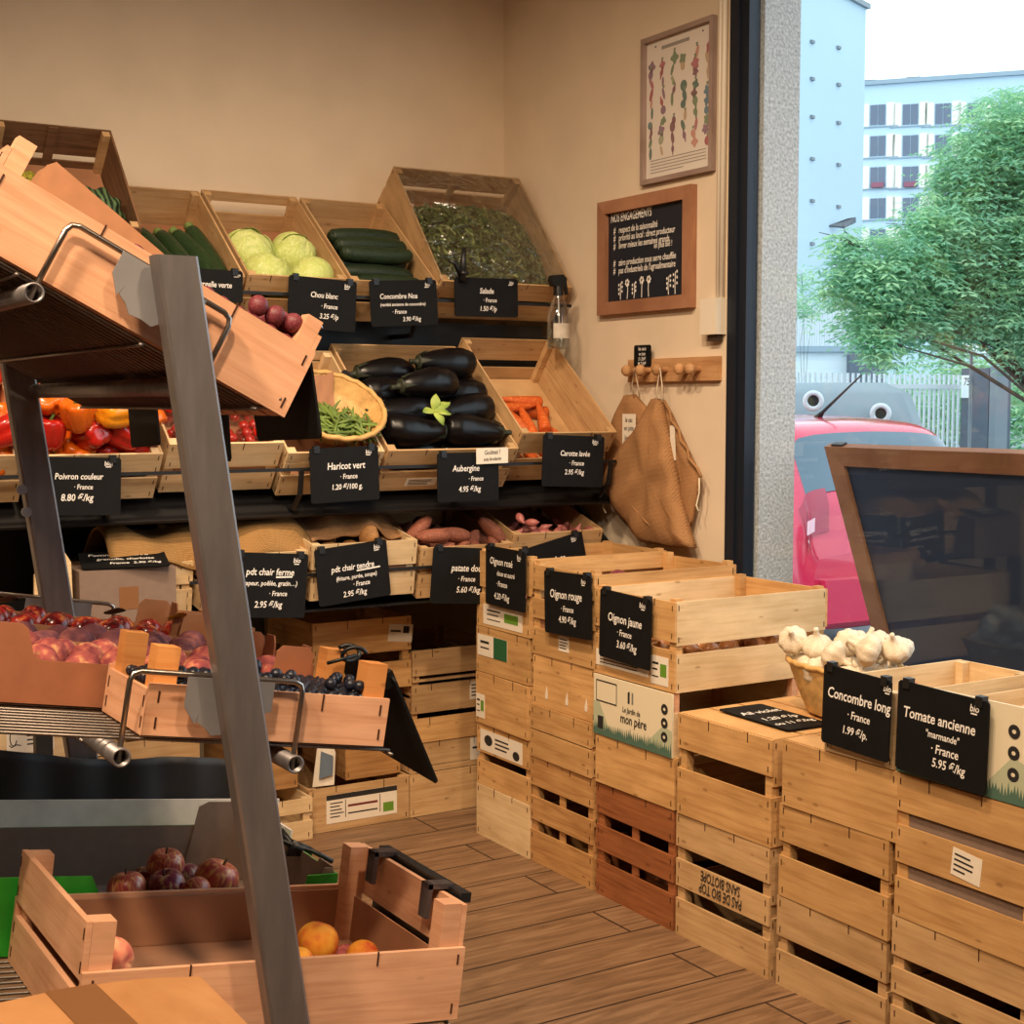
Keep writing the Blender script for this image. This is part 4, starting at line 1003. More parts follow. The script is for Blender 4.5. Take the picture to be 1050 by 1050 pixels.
floor_crate('crate with a peeling paper near its end, topmost below the tender potato crate', -1.195, -.80, -.655, .500, .262, W_AMBER, [(0, .38), (.52, 1)], papers=[(.10, .175, .10, .065, 'torn', -6)], L=.42)
floor_crate('crate standing on end behind the fruit rack, holding up the topmost crate', -1.045, -.82, -.60, .164, .334, W_KNOT, [(0, 1)], L=.4, papers=[(.0, .05, .06, .20, 'stain')])
cr = floor_crate('brown crate stood upright with vertical boards beside the black gap', -1.445, -1.235, -.60, .165, .37, W_KNOT, FULL, L=.4)
floor_crate('crate with a bare slot on the floor behind the green box', -1.60, -1.222, -.70, 0, .150, W_PALE, [(0, .46), (.66, 1)], L=.45)
floor_crate('crate with a black scripted paper under the stand at the far end', -2.32, -1.93, -.65, .385, .165, W_PALE, FULL, papers=[(-.13, .04, .15, .10, 'script')])
floor_crate('crate just below the scripted one at the far end of the stand', -2.31, -1.92, -.655, .195, .185, W_TAN, FULL)
floor_crate('crate on the floor at the far end of the stand', -2.31, -1.92, -.66, 0, .19, W_TAN, FULL)
floor_crate('crate stacked between the scripted crate and the upright crate', -1.90, -1.62, -.66, .17, .25, W_TAN, [(0, .45), (.55, 1)])
floor_crate('crate on the floor below the tray ends, behind the rack', -1.91, -1.62, -.655, 0, .168, W_TAN, FULL)
pb = MB(); q = random.Random(5)
pb.prism([(0, 0, 0), (.08, -.01, 0), (.085, -.015, .12), (.055, -.005, .20), (.02, 0, .14)], (0, .004, 0), 0); pb.prism([(.02, -.014, .03), (.07, -.02, .04), (.072, -.022, .11), (.03, -.012, .13)], (0, .003, 0), 1)
tag(pb.build('printed_leaflet', [PAPER, plain('blue_grey_print', (96, 110, 124), .6)], None, False, T(-1.19, -.63, .165)), 'torn white and blue leaflet standing between the crates under the stand', 'paper')
# ------------------------------------------------------------------ fruit rack in the front
YN = -3.415
rack = thing('fruit_rack', 'grey steel slanted fruit rack with tilting wire trays beside the wooden floor aisle', 'display rack', T(-2.5, -3.0, 0))
def rp(name, mb, mat, parent=None, smooth=False): 
    o = mb.build(name, mat, parent or rack, smooth)
    if parent is None: o.matrix_local = T(2.5, 3.0, 0)
    return o
def post_mesh(yc, ztop=1.745):
    mb = MB(); k = .137; w, d = .029, .018; e = .004
    def ring(z):
        xc = -2.467-(z-.633)*k
        return [(xc-w+e, yc-d, z), (xc+w-e, yc-d, z), (xc+w, yc-d+e, z), (xc+w, yc+d-e, z), (xc+w-e, yc+d, z), (xc-w+e, yc+d, z), (xc-w, yc+d-e, z), (xc-w, yc-d+e, z)]
    a, b = ring(0.0), ring(ztop); mb.add(a+b, [tuple(range(7, -1, -1)), tuple(range(8, 16))]+[(i, (i+1) % 8, 8+(i+1) % 8, 8+i) for i in range(8)])
    return mb
rp('post', post_mesh(-3.475), STEEL); fpost = rp('post', post_mesh(-2.48, 1.72), STEEL)
bo = MB()
for (px_, py_) in ((22, 502), (27, 525)):
    p = at(px_, py_, y=-2.499); bo.tube([(p.x, -2.505, p.z), (p.x, -2.497, p.z)], .010, 10)
bo.build('bolt', STEEL_L, fpost)
for y in (-3.475, -2.48):
    rp('foot', MB().box(-2.95, -2.05, y-.03, y+.03, 0, .04), STEEL)
for z in (.25, .55): 
    xc = -2.467-(z-.633)*.137
    rp('crossbar', MB().tube([(xc, -3.46, z), (xc, -2.50, z)], .016, 10), STEEL)

def tray(M, x0, x1, tubes, loop, plate, lip):
    Wd = .93
    mb = MB()
    n = 40
    for i in range(n):
        y = .01+Wd*i/(n-1)*.985
        pts = [(x0, y, -.006), (x1, y, -.006)]
        if lip: pts += [(x1+.018, y, .000), (x1+.026, y, .012)]
        mb.tube(pts, .0026, 5)
    for x in np.linspace(x0, x1, 4): mb.tube([(x, 0, -.0112), (x, Wd, -.0112)], .003, 5)
    if lip: mb.tube([(x1+.026+.006*math.sin(k*.9), Wd*k/160, .012+.008*math.cos(k*.9)) for k in range(161)], .003, 5)
    o = mb.build('wire_tray', DWIRE, rack, True, T(2.5, 3.0, 0) @ M)
    for tx in tubes:
        ring = MB(); ro, ri = .0135, .0105; seg = 18
        vs = []
        for (r, y) in ((ro, -.03), (ro, Wd), (ri, Wd), (ri, -.03)):
            for k in range(seg): t = 2*math.pi*k/seg; vs.append((tx+r*math.cos(t), y, -.0265+r*math.sin(t)))
        fs = [(j*seg+k, j*seg+(k+1) % seg, ((j+1) % 4)*seg+(k+1) % seg, ((j+1) % 4)*seg+k) for j in range(4) for k in range(seg)]
        ring.add(vs, fs); ring.build('cross_tube', STEEL, o, True)
    for ly in (-.017, Wd+.012):
        a, b, h = loop; rr = .014
        pts = [(a, ly, -.035), (a, ly, h-rr), (a+.004, ly, h-.004), (a+rr, ly, h), (b-rr, ly, h), (b-.004, ly, h-.004), (b, ly, h-rr), (b, ly, -.035)]
        MB().tube(pts, .0042, 8).build('side_guard', CHROME, o, True)
        a, b, h0, h1 = plate
        m_ = (a+b)/2; pts = [(a, ly-.010, h0+.02), (a+.018, ly-.010, h0-.004)]
        for k in range(9):
            t = math.pi*(1.0+k/8); r = (b-a)*.34*(1 if k % 2 else .86); pts.append((m_-.004+r*math.cos(t), ly-.010, h0+.012+r*.75*math.sin(t)))
        pts += [(b, ly-.010, h0+.02), (b, ly-.010, h1), (a, ly-.010, h1)]
        MB().prism(pts, (0, .003, 0)).build('notched_plate', STEEL_L, o)
    return o
MT = T(-2.878, YN, 1.767) @ RY(28.3)
MM = T(-2.656, YN, 1.088) @ RY(9.6)
MBt = T(-2.760, YN, .653) @ RY(8.0)
tray(MT, -.10, .455, (.109, .361), (.109, .361, .083), (.185, .315, .030, .083), True)
tray(MM, -.32, .395, (-.034, .224), (-.034, .224, .092), (.045, .175, .028, .090), False)
tray(MBt, -.18, .60, (.06, .46), (.06, .46, -.012), (.20, .33, -.06, -.012), False)

# near crate on the tilted top tray
crate('peach-toned wooden crate tilted steeply on the top tray of the fruit rack', MT @ T(.25, 0, 0), .50, .30, .106, W_ROSY, FULL, side=[(0, .55), (.62, 1.25)], back=FULL, post_h=.152, liner=.082)
PLUM = fruit_mat('plum_skin', [(128, 52, 58), (98, 36, 48), (160, 84, 84)], 7, .5, .15)
g = (math.sin(R(28.3)), 0, -math.cos(R(28.3)))
for i, p in enumerate(pack(120, .0145, (.12, .472, .012, .286, .084), g, 3, 240, .12)):
    item('plum', 'plum', PLUM, MT @ T(*p) @ randrot(random.Random(i)) @ S(.0148), 'small round dusky red fruit gathered at the low end of the steeply tilted crate', 'fruit', 'red fruits in the tilted crate')
# tall cardboard box in the second place of the top tray
inv = MT.inverted(); yb = .335
a, b = inv @ at(58, 166, y=YN+yb), inv @ at(198, 286, y=YN+yb)
kb = thing('cardboard_box', 'tall brown cardboard box behind the tilted crate on the top tray', 'box', MT)
x0, x1 = a.x-.01, max(b.x, .46)
MB().prism([(x0, yb, .002), (x1, yb, .002), (x1, yb, max(.05, b.z-.0)), (b.x, yb, b.z), (a.x, yb, a.z), (x0, yb, a.z-.012)], (0, .005, 0)).build('side_wall', KRAFT, kb)
MB().box(x0, x1, yb+.255, yb+.26, .002, .10).build('side_wall', KRAFT, kb)
MB().prism([(x0, yb+.006, .002), (x0, yb+.254, .002), (x0, yb+.254, .09), (x0, yb+.05, a.z-.015), (x0, yb+.006, a.z-.015)], (.005, 0, 0)).build('end_wall', KRAFT, kb)
MB().box(x1-.005, x1, yb+.006, yb+.254, .002, .07).build('end_wall', KRAFT, kb); MB().box(x0+.006, x1-.006, yb+.006, yb+.254, .002, .006).build('base', KRAFT, kb)
crate('pale wooden crate in the far place of the top tray', MT @ T(.24, .62, 0), .46, .28, .10, W_TAN, FULL, post_h=.13)

# middle tray
crate('small peach-toned wooden crate of dark berries on the middle tray, side guard across it', MM @ T(.189, 0, 0), .378, .198, .073, W_ROSY, FULL, side=[(0, .9)], back=FULL, post_h=.125, post_mat=wood('wood_orange', (214, 148, 86), (190, 118, 58)), liner=.058, ps=.034)
BER = fruit_mat('berry_skin', [(18, 20, 30), (30, 32, 46), (14, 14, 20)], 12, .35, .2)
g = (math.sin(R(9.6)), 0, -math.cos(R(9.6)))
for i, p in enumerate(pack(240, .0098, (.012, .366, .010, .188, .059), (.02, 0, -1), 8, 150, .08)):
    item('berry', 'berry', BER, MM @ T(*p) @ randrot(random.Random(i)) @ S(.0098), 'tiny dark blue-black berry in the small crate on the middle tray', 'fruit', 'dark berries in the small crate')

def cardbox(label, M, x0, x1, y0, y1, h, hl, hr, mat, tabs=(), inner=None, name='cardboard_box', t=.004, h2=None, step=None):
    root = thing(name, label, 'box', M)
    def wall(nm, x0_, x1_, y0_, y1_, h_): 
        mb = MB()
        if inner is None: mb.box(x0_, x1_, y0_, y1_, .001, h_)
        else:
            if x1_-x0_ < y1_-y0_:
                m_ = (x0_+x1_)/2; out = x0_ < (x0+x1)/2
                mb.box(x0_, m_, y0_, y1_, .001, h_, 0 if out else 1); mb.box(m_, x1_, y0_, y1_, .001, h_, 1 if out else 0)
            else:
                m_ = (y0_+y1_)/2; out = y0_ < (y0+y1)/2
                mb.box(x0_, x1_, y0_, m_, .001, h_, 0 if out else 1); mb.box(x0_, x1_, m_, y1_, .001, h_, 1 if out else 0)
        mb.build(nm, [mat, inner or mat], root)
    if step is None: wall('side_wall', x0, x1, y0, y0+t, h)
    else: MB().prism([(x0, y0, .001), (x1, y0, .001)]+[(a_, y0, b_) for a_, b_ in step], (0, t, 0)).build('side_wall', mat, root)
    wall('side_wall', x0, x1, y1-t, y1, h2 or h)
    wall('end_wall', x0, x0+t, y0+t, y1-t, hl); wall('end_wall', x1-t, x1, y0+t, y1-t, hr)
    MB().box(x0+t, x1-t, y0+t, y1-t, .001, .004).build('base', inner or mat, root)
    for (cx, cy, sx, sy, hh) in tabs:   # corner tabs folded inside the walls
        X = x0+t if cx < 0 else x1-t; Y = y0+t if cy < 0 else y1-t
        pts = [(X, Y, .004), (X-cx*sx, Y, .004), (X-cx*sx*.86, Y, hh-.01), (X-cx*sx*.74, Y, hh), (X-cx*.01, Y, hh), (X, Y, hh-.01)]
        MB().prism(pts, (0, -cy*.003, 0)).build('corner_tab', inner or mat, root)
        pts = [(X, Y-cy*.004, .004), (X, Y-cy*sy, .004), (X, Y-cy*sy*.86, hh-.012), (X, Y-cy*sy*.74, hh), (X, Y-cy*.012, hh)]
        MB().prism(pts, (-cx*.003, 0, 0)).build('corner_tab', inner or mat, root)
    return root
TABS = [(-1, -1, .08, .05, .118), (1, -1, .075, .06, .118), (-1, 1, .08, .05, .115), (1, 1, .075, .06, .115)]
cardbox('brown cardboard box of peaches nearest on the middle tray, behind the berry crate', MM, -.30, .345, .212, .432, .068, .10, .09, KRAFT_D, TABS, step=[(.345, .068), (-.095, .066), (-.108, .072), (-.122, .112), (-.13, .118), (-.30, .118)])
cardbox('brown cardboard box of dusky peaches in the middle place of the tray', MM, -.31, .335, .440, .658, .070, .10, .09, KRAFT, TABS)
cardbox('brown cardboard box of shiny nectarines in the far place of the tray', MM, -.32, .325, .668, .892, .066, .09, .085, KRAFT, TABS)
# extra wall of cardboard making the tall corner at the left of the near box
c0 = MM.inverted() @ at(20, 640, y=YN+.208)
PEA = fruit_mat('peach_skin', [(206, 150, 104), (166, 88, 78), (138, 66, 66), (112, 54, 60)], 1.6, .75, .1, 3, spec=.2)
PEB = fruit_mat('peach_dusky_skin', [(160, 98, 90), (120, 70, 76), (96, 56, 66)], 1.6, .75, .12, 3, spec=.2)
NEC = fruit_mat('nectarine_skin', [(208, 128, 66), (160, 40, 34), (104, 20, 26), (74, 12, 20)], 1.5, .25, .15, 3, coat=.25)
def rows(box, r, nx, ny, z, mat, label, grp, seed, name='peach', jit=.004, extra=()):
    q = random.Random(seed); x0, x1, y0, y1 = box
    for j in range(ny):
        for i in range(nx):
            x = x0+(x1-x0)*(i+.5+(.22 if j % 2 else -.22))/nx; y = y0+(y1-y0)*(j+.5)/ny
            rr = r*q.uniform(.92, 1.06)
            item(name, 'peach', mat, MM @ T(x+q.uniform(-jit, jit), y+q.uniform(-jit, jit), z+q.uniform(-.004, .009)) @ randrot(q) @ S(rr), label, 'fruit', grp)
rows((-.285, .33, .222, .424), .0315, 10, 3, .054, PEA, 'velvety rosy peach in the cardboard box behind the berry crate', 'rosy peaches in the near box', 1)
rows((-.295, .32, .450, .650), .0305, 10, 3, .052, PEB, 'dusky purple peach in the middle cardboard box of the tray', 'dusky peaches in the middle box', 2)
rows((-.305, .31, .678, .884), .0285, 11, 3, .052, NEC, 'shiny dark red nectarine in the far cardboard box of the tray', 'nectarines in the far box', 3, 'nectarine')
LEAF = plain('dark_leaf', (44, 66, 38), .5); 
for (px_, py_, l, mat_, lab) in ((118, 627, .040, LEAF, 'dark green leaf lying at the front of the nectarines'), (8, 615, .045, LEAF, 'dark green leaf between the dusky peaches and the nectarines, near the frame edge'), (183, 632, .040, plain('yellow_leaf', (222, 182, 60), .5), 'yellow leaf lying on the dusky peaches by the rack post')):
    p = at(px_, py_, z=1.185 if px_ < 100 else 1.165 if px_ < 150 else 1.150); mb = MB(); leaflet(mb, T(p.x-l/2, p.y, p.z) @ RX(-25) @ S(1, 1, .4), l, .02); tag(mb.build('fallen_leaf', mat_, None, True), lab, 'leaf')

# tags hung on the tray ends, seen from behind
def end_tag(label, quad, **k): return slate(label, quad, [('Raisin', .5, .4, .2), ('France', .5, .62, .14)] if k.pop('txt', 0) else [('Pêche', .5, .4, .2), ('France', .5, .62, .14)], bio=False, clips=k.pop('clips', True), **k)
end_tag('back of a black tag on the low end of the steeply tilted crate', [(-2.392, -3.40, 1.66), (-2.392, -3.15, 1.655), (-2.372, -3.145, 1.485), (-2.372, -3.395, 1.500)])
end_tag('back of a black tag hanging under the tilted tray in front of the tomato crate', [(-2.392, -3.06, 1.62), (-2.392, -2.84, 1.62), (-2.382, -2.82, 1.455), (-2.382, -3.04, 1.45)])
end_tag('back of a black tag hanging under the tilted tray in front of the peppers', [(-2.385, -2.64, 1.60), (-2.385, -2.46, 1.60), (-2.378, -2.49, 1.455), (-2.378, -2.67, 1.475)])
a, b = at(404, 694, y=-3.405), at(452, 804, y=-3.405)
dv = Vector((0, .215, .012))
slate('back of a black tag swinging outward from the small berry crate', [a, a+dv, b+dv, b], [('Myrtille', .5, .4, .2), ('France', .5, .62, .14)], bio=False)
# upside of the tray end: clip rings
for (px_, py_, yy, lab) in ((318, 337, -3.33, 'shiny tag ring clipped on the low end of the steeply tilted crate'), (365, 672, -3.30, 'dark wire tag holder on the end of the berry crate')):
    p = at(px_, py_, y=yy); mb = MB(); mb.tube([(.018*math.cos(t), .004*t, .012*math.sin(t)) for t in [k*.35 for k in range(26)]], .0035, 6); mb.tube([(0, 0, .0), (-.05, .0, -.008)], .003, 6)
    tag(mb.build('tag_holder', CHROME if px_ < 340 else CLIPM, None, True, T(p.x, p.y, p.z)), lab, 'clip')

# bottom tray
crate('open wooden crate with raised ends holding a few peaches, lowest on the rack', MBt @ T(.305, 0, 0), .612, .40, .115, W_ROSY, FULL, side=[(0, .66), (.86, 1.58)], back=[(0, .92)], post_h=.182, liner=.014, t=.009, ps=.034)
lm = MB(); 
for (x0, x1, y0, y1, h) in ((.012, .600, .386, .389, .098), (.586, .589, .012, .386, .094), (.020, .023, .012, .386, .094)): lm.box(x0, x1, y0, y1, .015, h)
tag(lm.build('paper_lining', BROWN_PAPER, None, False, MBt), 'dark brown paper lining the inside of the lowest crate', 'paper')
PEY = fruit_mat('peach_yellow_skin', [(232, 168, 64), (224, 142, 48), (204, 84, 48)], 1.2, .7, .05, 3, spec=.2)
for (px_, py_, yl, r, mat_, lab) in ((326, 966, .20, .0365, PEY, 'big yellow-orange peach in the middle of the lowest crate'), (372, 982, .20, .030, PEY, 'yellow peach half sunk at the raised end of the lowest crate'), (114, 985, .10, .0345, fruit_mat('peach_pale_rosy', [(226, 164, 120), (214, 120, 96), (188, 92, 84)], 1.4, .75, .05, 3, spec=.2), 'rosy speckled peach against the near end of the lowest crate'), (352, 985, .26, .030, PEA, 'small peach behind the big yellow-orange one'), (305, 990, .15, .030, PEY, 'low yellow peach beside the big yellow-orange one')):
    p = at(px_, py_, y=YN+yl); item('peach', 'peach', mat_, T(p.x, p.y, p.z) @ randrot(random.Random(px_)) @ S(r), lab, 'fruit')
# black price holder clamped on the raised end
a = at(404, 884, y=-3.06); b = at(470, 922, y=-3.36)
xh = MBt @ Vector((.622, 0, .185))
hold = thing('price_holder', 'black price holder clamped over the raised end of the lowest crate', 'price holder', MBt @ T(.616, 0, 0))
MB().box(.002, .010, .045, .345, .050, .188).build('back_plate', CLIPM, hold); MB().box(.010, .022, .045, .345, .172, .188).build('top_lip', CLIPM, hold)
for y in (.085, .285):
    MB().box(-.036, -.028, y, y+.026, .135, .192).box(-.036, .010, y, y+.026, .1835, .192).build('clip', plain('clear_grey_clip', (70, 62, 62), .25, coat=.3), hold)

cardbox('green printed cardboard box of apples on the lowest tray', MBt, -.14, .578, .415, .785, .118, .11, .118, GREENBOX, [(-1, 1, .16, .09, .165), (1, 1, .16, .09, .165), (-1, -1, .05, .09, .13), (1, -1, .03, .09, .128)], GREYBOARD, step=[(.578, .118), (.518, .116), (.513, .070), (.155, .070), (.125, .128), (-.14, .132)])
APP = fruit_mat('apple_skin', [(226, 184, 112), (198, 98, 78), (152, 52, 68)], 2.2, .3, .1, 5, coat=.2, stretch=(3, 3, .5))
APD = fruit_mat('apple_dark_skin', [(216, 188, 134), (134, 50, 70), (96, 30, 52)], 1.6, .3, .1, 4, coat=.2, stretch=(2, 2, .6))
for (px_, py_, yl, r, mat_, lab) in ((170, 887, .60, .0355, APP, 'striped apple on top of the little heap in the green box'), (130, 911, .52, .0355, APP, 'red and yellow apple lying apart in the green box'), (171, 909, .50, .035, APD, 'dark purple-red apple at the front of the little heap'),
                                        (222, 902, .52, .043, APP, 'largest apple, beside the slanting steel post in the green box'), (190, 903, .60, .034, APD, 'pale-cheeked dark apple behind the front of the heap'), (200, 915, .47, .03, APP, 'small yellowish apple low between the heap and the largest apple'), (150, 905, .62, .034, APD, 'dark apple under the top of the heap')):
    p = at(px_, py_, y=YN+yl); item('apple', 'apple', mat_, T(p.x, p.y, p.z) @ RX(random.Random(px_).uniform(-40, 20)) @ RY(random.Random(py_).uniform(-25, 25)) @ S(r), lab, 'fruit', None, [('stem', 'apple_stem', plain('apple_stem', (80, 60, 36), .7))])
# clip heap on the corner of the green box
p = at(300, 872, y=-2.83); mb = MB()
mb.tube([(-.06, .05, .04), (-.01, 0, .02), (.05, -.02, -.005), (.09, -.06, -.03)], .007, 8); mb.tube([(-.02, .04, .045), (.0, .0, .01), (.03, -.01, .0)], .012, 8); mb.prism([(-.02, -.012, -.01), (.05, -.012, -.02), (.055, -.012, .0), (.0, -.012, .03)], (0, .02, 0))
tag(mb.build('tag_clamp', CLIPM, None, True, T(p.x, p.y, p.z) @ S(.72)), 'black clamp on the corner of the green apple box', 'clip')
cardbox('white cardboard box behind the apples on the lowest tray', MBt, -.22, .652, .792, .885, .060, .100, .100, WHITEBOARD, [], h2=.146)
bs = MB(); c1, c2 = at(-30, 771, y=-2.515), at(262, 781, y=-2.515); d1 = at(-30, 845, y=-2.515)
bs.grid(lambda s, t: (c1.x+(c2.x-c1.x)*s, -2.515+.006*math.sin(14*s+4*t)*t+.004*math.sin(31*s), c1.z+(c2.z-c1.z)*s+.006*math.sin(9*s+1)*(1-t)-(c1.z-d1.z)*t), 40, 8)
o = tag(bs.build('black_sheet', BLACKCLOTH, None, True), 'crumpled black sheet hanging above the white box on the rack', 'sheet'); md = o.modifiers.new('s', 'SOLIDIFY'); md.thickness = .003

# closed box with tape in the near corner
yb = -3.545
L_ = [at(-60, 1040, y=yb), at(0, 1028, y=yb), at(46, 1018, y=yb), at(114, 1007, y=yb), at(152, 1003, y=yb), at(205, 1001, y=yb)]
bxx = thing('taped_box', 'closed brown box with a strip of tape in the near corner below the fruit crates', 'box', T(-2.8, -3.7, .4))
mb = MB(); dy = -.42
mb.prism([(p.x, yb, p.z) for p in L_]+[(L_[-1].x, yb, .02), (L_[0].x, yb, .02)], (0, dy, 0)); o = mb.build('carton', wood('carton_skin', (196, 142, 92), (170, 112, 66), knots=False), bxx); o.matrix_local = T(2.8, 3.7, -.4)
mb = MB(); e = .0012
ta = [at(46, 1018, y=yb), at(80, 1012.3, y=yb), at(98, 1009.4, y=yb)]
mb.add([(p.x, yb+.0005, p.z+e) for p in ta]+[(p.x+.03, yb+dy, p.z+e) for p in ta], [(0, 1, 4, 3), (1, 2, 5, 4)]); o = mb.build('tape', plain('brown_tape', (132, 90, 56), .35), bxx); o.matrix_local = T(2.8, 3.7, -.4)
# ------------------------------------------------------------------ things on the right wall
WALL_AX = ((0, -1, 0), (0, 0, 1), (-1, 0, 0))
def wall_frame(q4, x=-.02):
    P4 = [at(*q, x=x) for q in q4]; c = (P4[0]+P4[1]+P4[2]+P4[3])/4
    w = ((P4[0]-P4[1]).length+(P4[3]-P4[2]).length)/2; h = ((P4[0]-P4[3]).length+(P4[1]-P4[2]).length)/2
    return frame_of(Vector((0, c.y, c.z)), *WALL_AX), w, h
def picture_frame(root, w, h, fw, depth, mat):
    for (x0, x1, y0, y1, pts) in ((0, 0, 0, 0, [(-w/2, h/2), (w/2, h/2), (w/2-fw, h/2-fw), (-w/2+fw, h/2-fw)]), (0, 0, 0, 0, [(-w/2, -h/2), (w/2, -h/2), (w/2-fw, -h/2+fw), (-w/2+fw, -h/2+fw)]),
                                  (0, 0, 0, 0, [(-w/2, -h/2), (-w/2+fw, -h/2+fw), (-w/2+fw, h/2-fw), (-w/2, h/2)]), (0, 0, 0, 0, [(w/2, -h/2), (w/2-fw, -h/2+fw), (w/2-fw, h/2-fw), (w/2, h/2)])):
        MB().prism([(a, b, .001) for a, b in pts], (0, 0, depth)).build('frame_rail', mat, root)
A, w, h = wall_frame([(659, 38), (732, 17), (729, 178), (655, 188)])
po = thing('framed_poster', 'framed poster of painted vegetables high on the wall beside the window', 'poster', A)
picture_frame(po, w, h, .018, .022, W_GREYF)
MB().box(-w/2+.016, w/2-.016, -h/2+.016, h/2-.016, .002, .006).build('print', plain('poster_paper', (222, 212, 202), .6), po)
mb = MB(); q = random.Random(12)
cols = [(168, 100, 104), (128, 142, 116), (104, 122, 114), (190, 166, 138), (146, 118, 134), (180, 120, 124), (108, 132, 144), (164, 166, 138), (196, 148, 134), (138, 104, 110)]
pmats = [plain('poster_ink_%s' % n, c, .7) for n, c in zip(('wine', 'leaf', 'pine', 'ochre', 'plum', 'rose', 'teal', 'sage', 'coral', 'beet'), cols)]
Wp, Hp = w-.036, h-.036
for r in range(10):
    for c_ in range(6):
        x = -Wp/2+Wp*(c_+.5+q.uniform(-.15, .15))/6; y = Hp*.36-Hp*.70*(r+.5+q.uniform(-.2, .2))/10; s = Wp*.066*q.uniform(.7, 1.1); asp = q.choice([1, 1, .6, .4, .45, .8]); a = q.uniform(-.6, .6) if asp > .7 else q.uniform(-.5, .5)
        if q.random() < .06: continue
        lob = q.choice([0, 0, 0, 4, 5]); n = 20; pts = []
        for k in range(n):
            t = 2*math.pi*k/n; rr = 1+(.22*math.cos(lob*t) if lob else 0); px_, py_ = rr*asp*s*.78*math.cos(t), rr*s*.78*(1.25 if asp < .7 else 1)*math.sin(t)
            pts.append((x+px_*math.cos(a)-py_*math.sin(a), y+px_*math.sin(a)+py_*math.cos(a), .0068))
        mi = q.randrange(len(cols)); mb.add(pts, [tuple(range(n))], mi)
        if q.random() < .5:
            mb.add([(x-.004, y+s*.8, .007), (x+.004, y+s*.8, .007), (x+.007, y+s*1.35, .007), (x-.006, y+s*1.3, .007)], [(0, 1, 2, 3)], 1)
gi = len(pmats); pmats.append(plain('poster_grey', (150, 142, 136), .7)); pmats.append(INK)
for k in range(5):
    y = -Hp*.37-k*.011; x1 = Wp*.42*(1 if k < 4 else .2)
    mb.add([(-Wp*.43, y, .0068), (x1, y, .0068), (x1, y+.003, .0068), (-Wp*.43, y+.003, .0068)], [(0, 1, 2, 3)], gi)
for x in (-.36, .36): mb.add([(x*Wp+.004*math.cos(t), Hp*.46+.004*math.sin(t), .007) for t in [k*math.pi/4 for k in range(8)]], [tuple(range(8))], gi+1)
mb.add([(-.10, Hp*.425, .0068), (.06, Hp*.425, .0068), (.06, Hp*.45, .0068), (-.10, Hp*.45, .0068)], [(0, 1, 2, 3)], gi)
mb.build('painted_vegetables', pmats, po)

A, w, h = wall_frame([(614, 207), (711, 190), (709, 316), (614, 323)])
cb = thing('framed_chalkboard', 'framed chalkboard listing the shop commitments, below the vegetable poster', 'chalkboard', A)
picture_frame(cb, w, h, .048, .028, W_FRAME)
MB().box(-w/2+.045, w/2-.045, -h/2+.045, h/2-.045, .001, .008).build('board', plain('blue_slate', (24, 28, 40), .5), cb)
mb = MB(); I = T(0, 0, .0082); wi, hi = w-.096, h-.096
write(mb, 'NOS ENGAGEMENTS', -wi*.47, hi*.40, .045, I, 0, 'l', .62)
for k, s in enumerate(['respect de la saisonnalité', 'priorité au local : direct producteur', 'livrer mieux les semaines grands,', None, 'zéro production sous serre chauffée', "pas d'industriels de l'agroalimentaire"]):
    y = hi*(.27-.088*k-(.015 if k > 3 else 0))
    if s is None: write(mb, 'en plus bio !', wi*.10, y+.012, .030, I, 0, 'l', .75); continue
    write(mb, '#', -wi*.43, y, .036, I, 0, 'l', .6); write(mb, s, -wi*.36, y, .034, I, 0, 'l', .72, maxw=wi*.80 if k else wi*.56)
for i, (x, hh) in enumerate([(-.33, .19), (-.24, .18), (-.15, .17), (-.05, .19), (.04, .19), (.29, .20), (.37, .24)]):
    b0 = -hi*.48; x *= wi; hh *= hi
    mb.tube([(x, b0, .0012), (x+.004*math.sin(i), b0+hh*.5, .0012), (x+.002, b0+hh, .0012)], .0014, 4, 0, I)
    for k in range(6):
        t = k*math.pi/3+.3*i; c_ = (x+.010*math.cos(t), b0+hh+.010*math.sin(t)) if i in (1, 3, 4) else (x+(.010 if k % 2 else -.010), b0+hh*(.35+.13*k))
        mb.add([(c_[0]+.0045*math.cos(u), c_[1]+.006*math.sin(u), .0012) for u in [j*math.pi/3 for j in range(6)]], [tuple(range(6))], 0, I)
mb.build('lettering', CHALK, cb)

# peg rail
a, b = at(641, 377, x=-.02), at(736, 374.5, x=-.02); c1, c2 = at(690, 367, x=-.02), at(690, 391, x=-.02)
z0, z1 = c2.z, c1.z; zc = (z0+z1)/2
rl = thing('peg_rail', 'wooden coat rail with round pegs on the wall under the chalkboard', 'coat rail', T(0, (a.y+b.y)/2, zc)); yc = (a.y+b.y)/2
MB().box(-.022, -.001, b.y-yc, a.y-yc-.02, z0-zc, z1-zc).build('rail', W_PEG, rl)
pegs = []
for px_ in (646, 660, 677, 700, 711):
    y = at(px_, 382, x=-.05).y; pegs.append(y)
    MB().lathe([(0, .062), (.014, .060), (.021, .050), (.021, .042), (.014, .030), (.011, .022), (.011, .0)], 18, 0, T(-.021, y-yc, 0) @ RY(-90)).build('peg', W_PEG, rl, True)
A, w, h = wall_frame([(650, 354), (667, 353.5), (667, 375.5), (650, 376)], -.03)
q4 = [at(*q, x=-.03) for q in ((650, 354), (667, 353.5), (667, 375.5), (650, 376))]
slate('small price slate standing on the end of the coat rail', q4, [('les sacs', .5, .25, .24), ('en jute', .5, .48, .22), ('S 1,50€', .5, .72, .22), ('M 2,50€', .5, .94, .22)], bio=False, clips=False, th=.003)

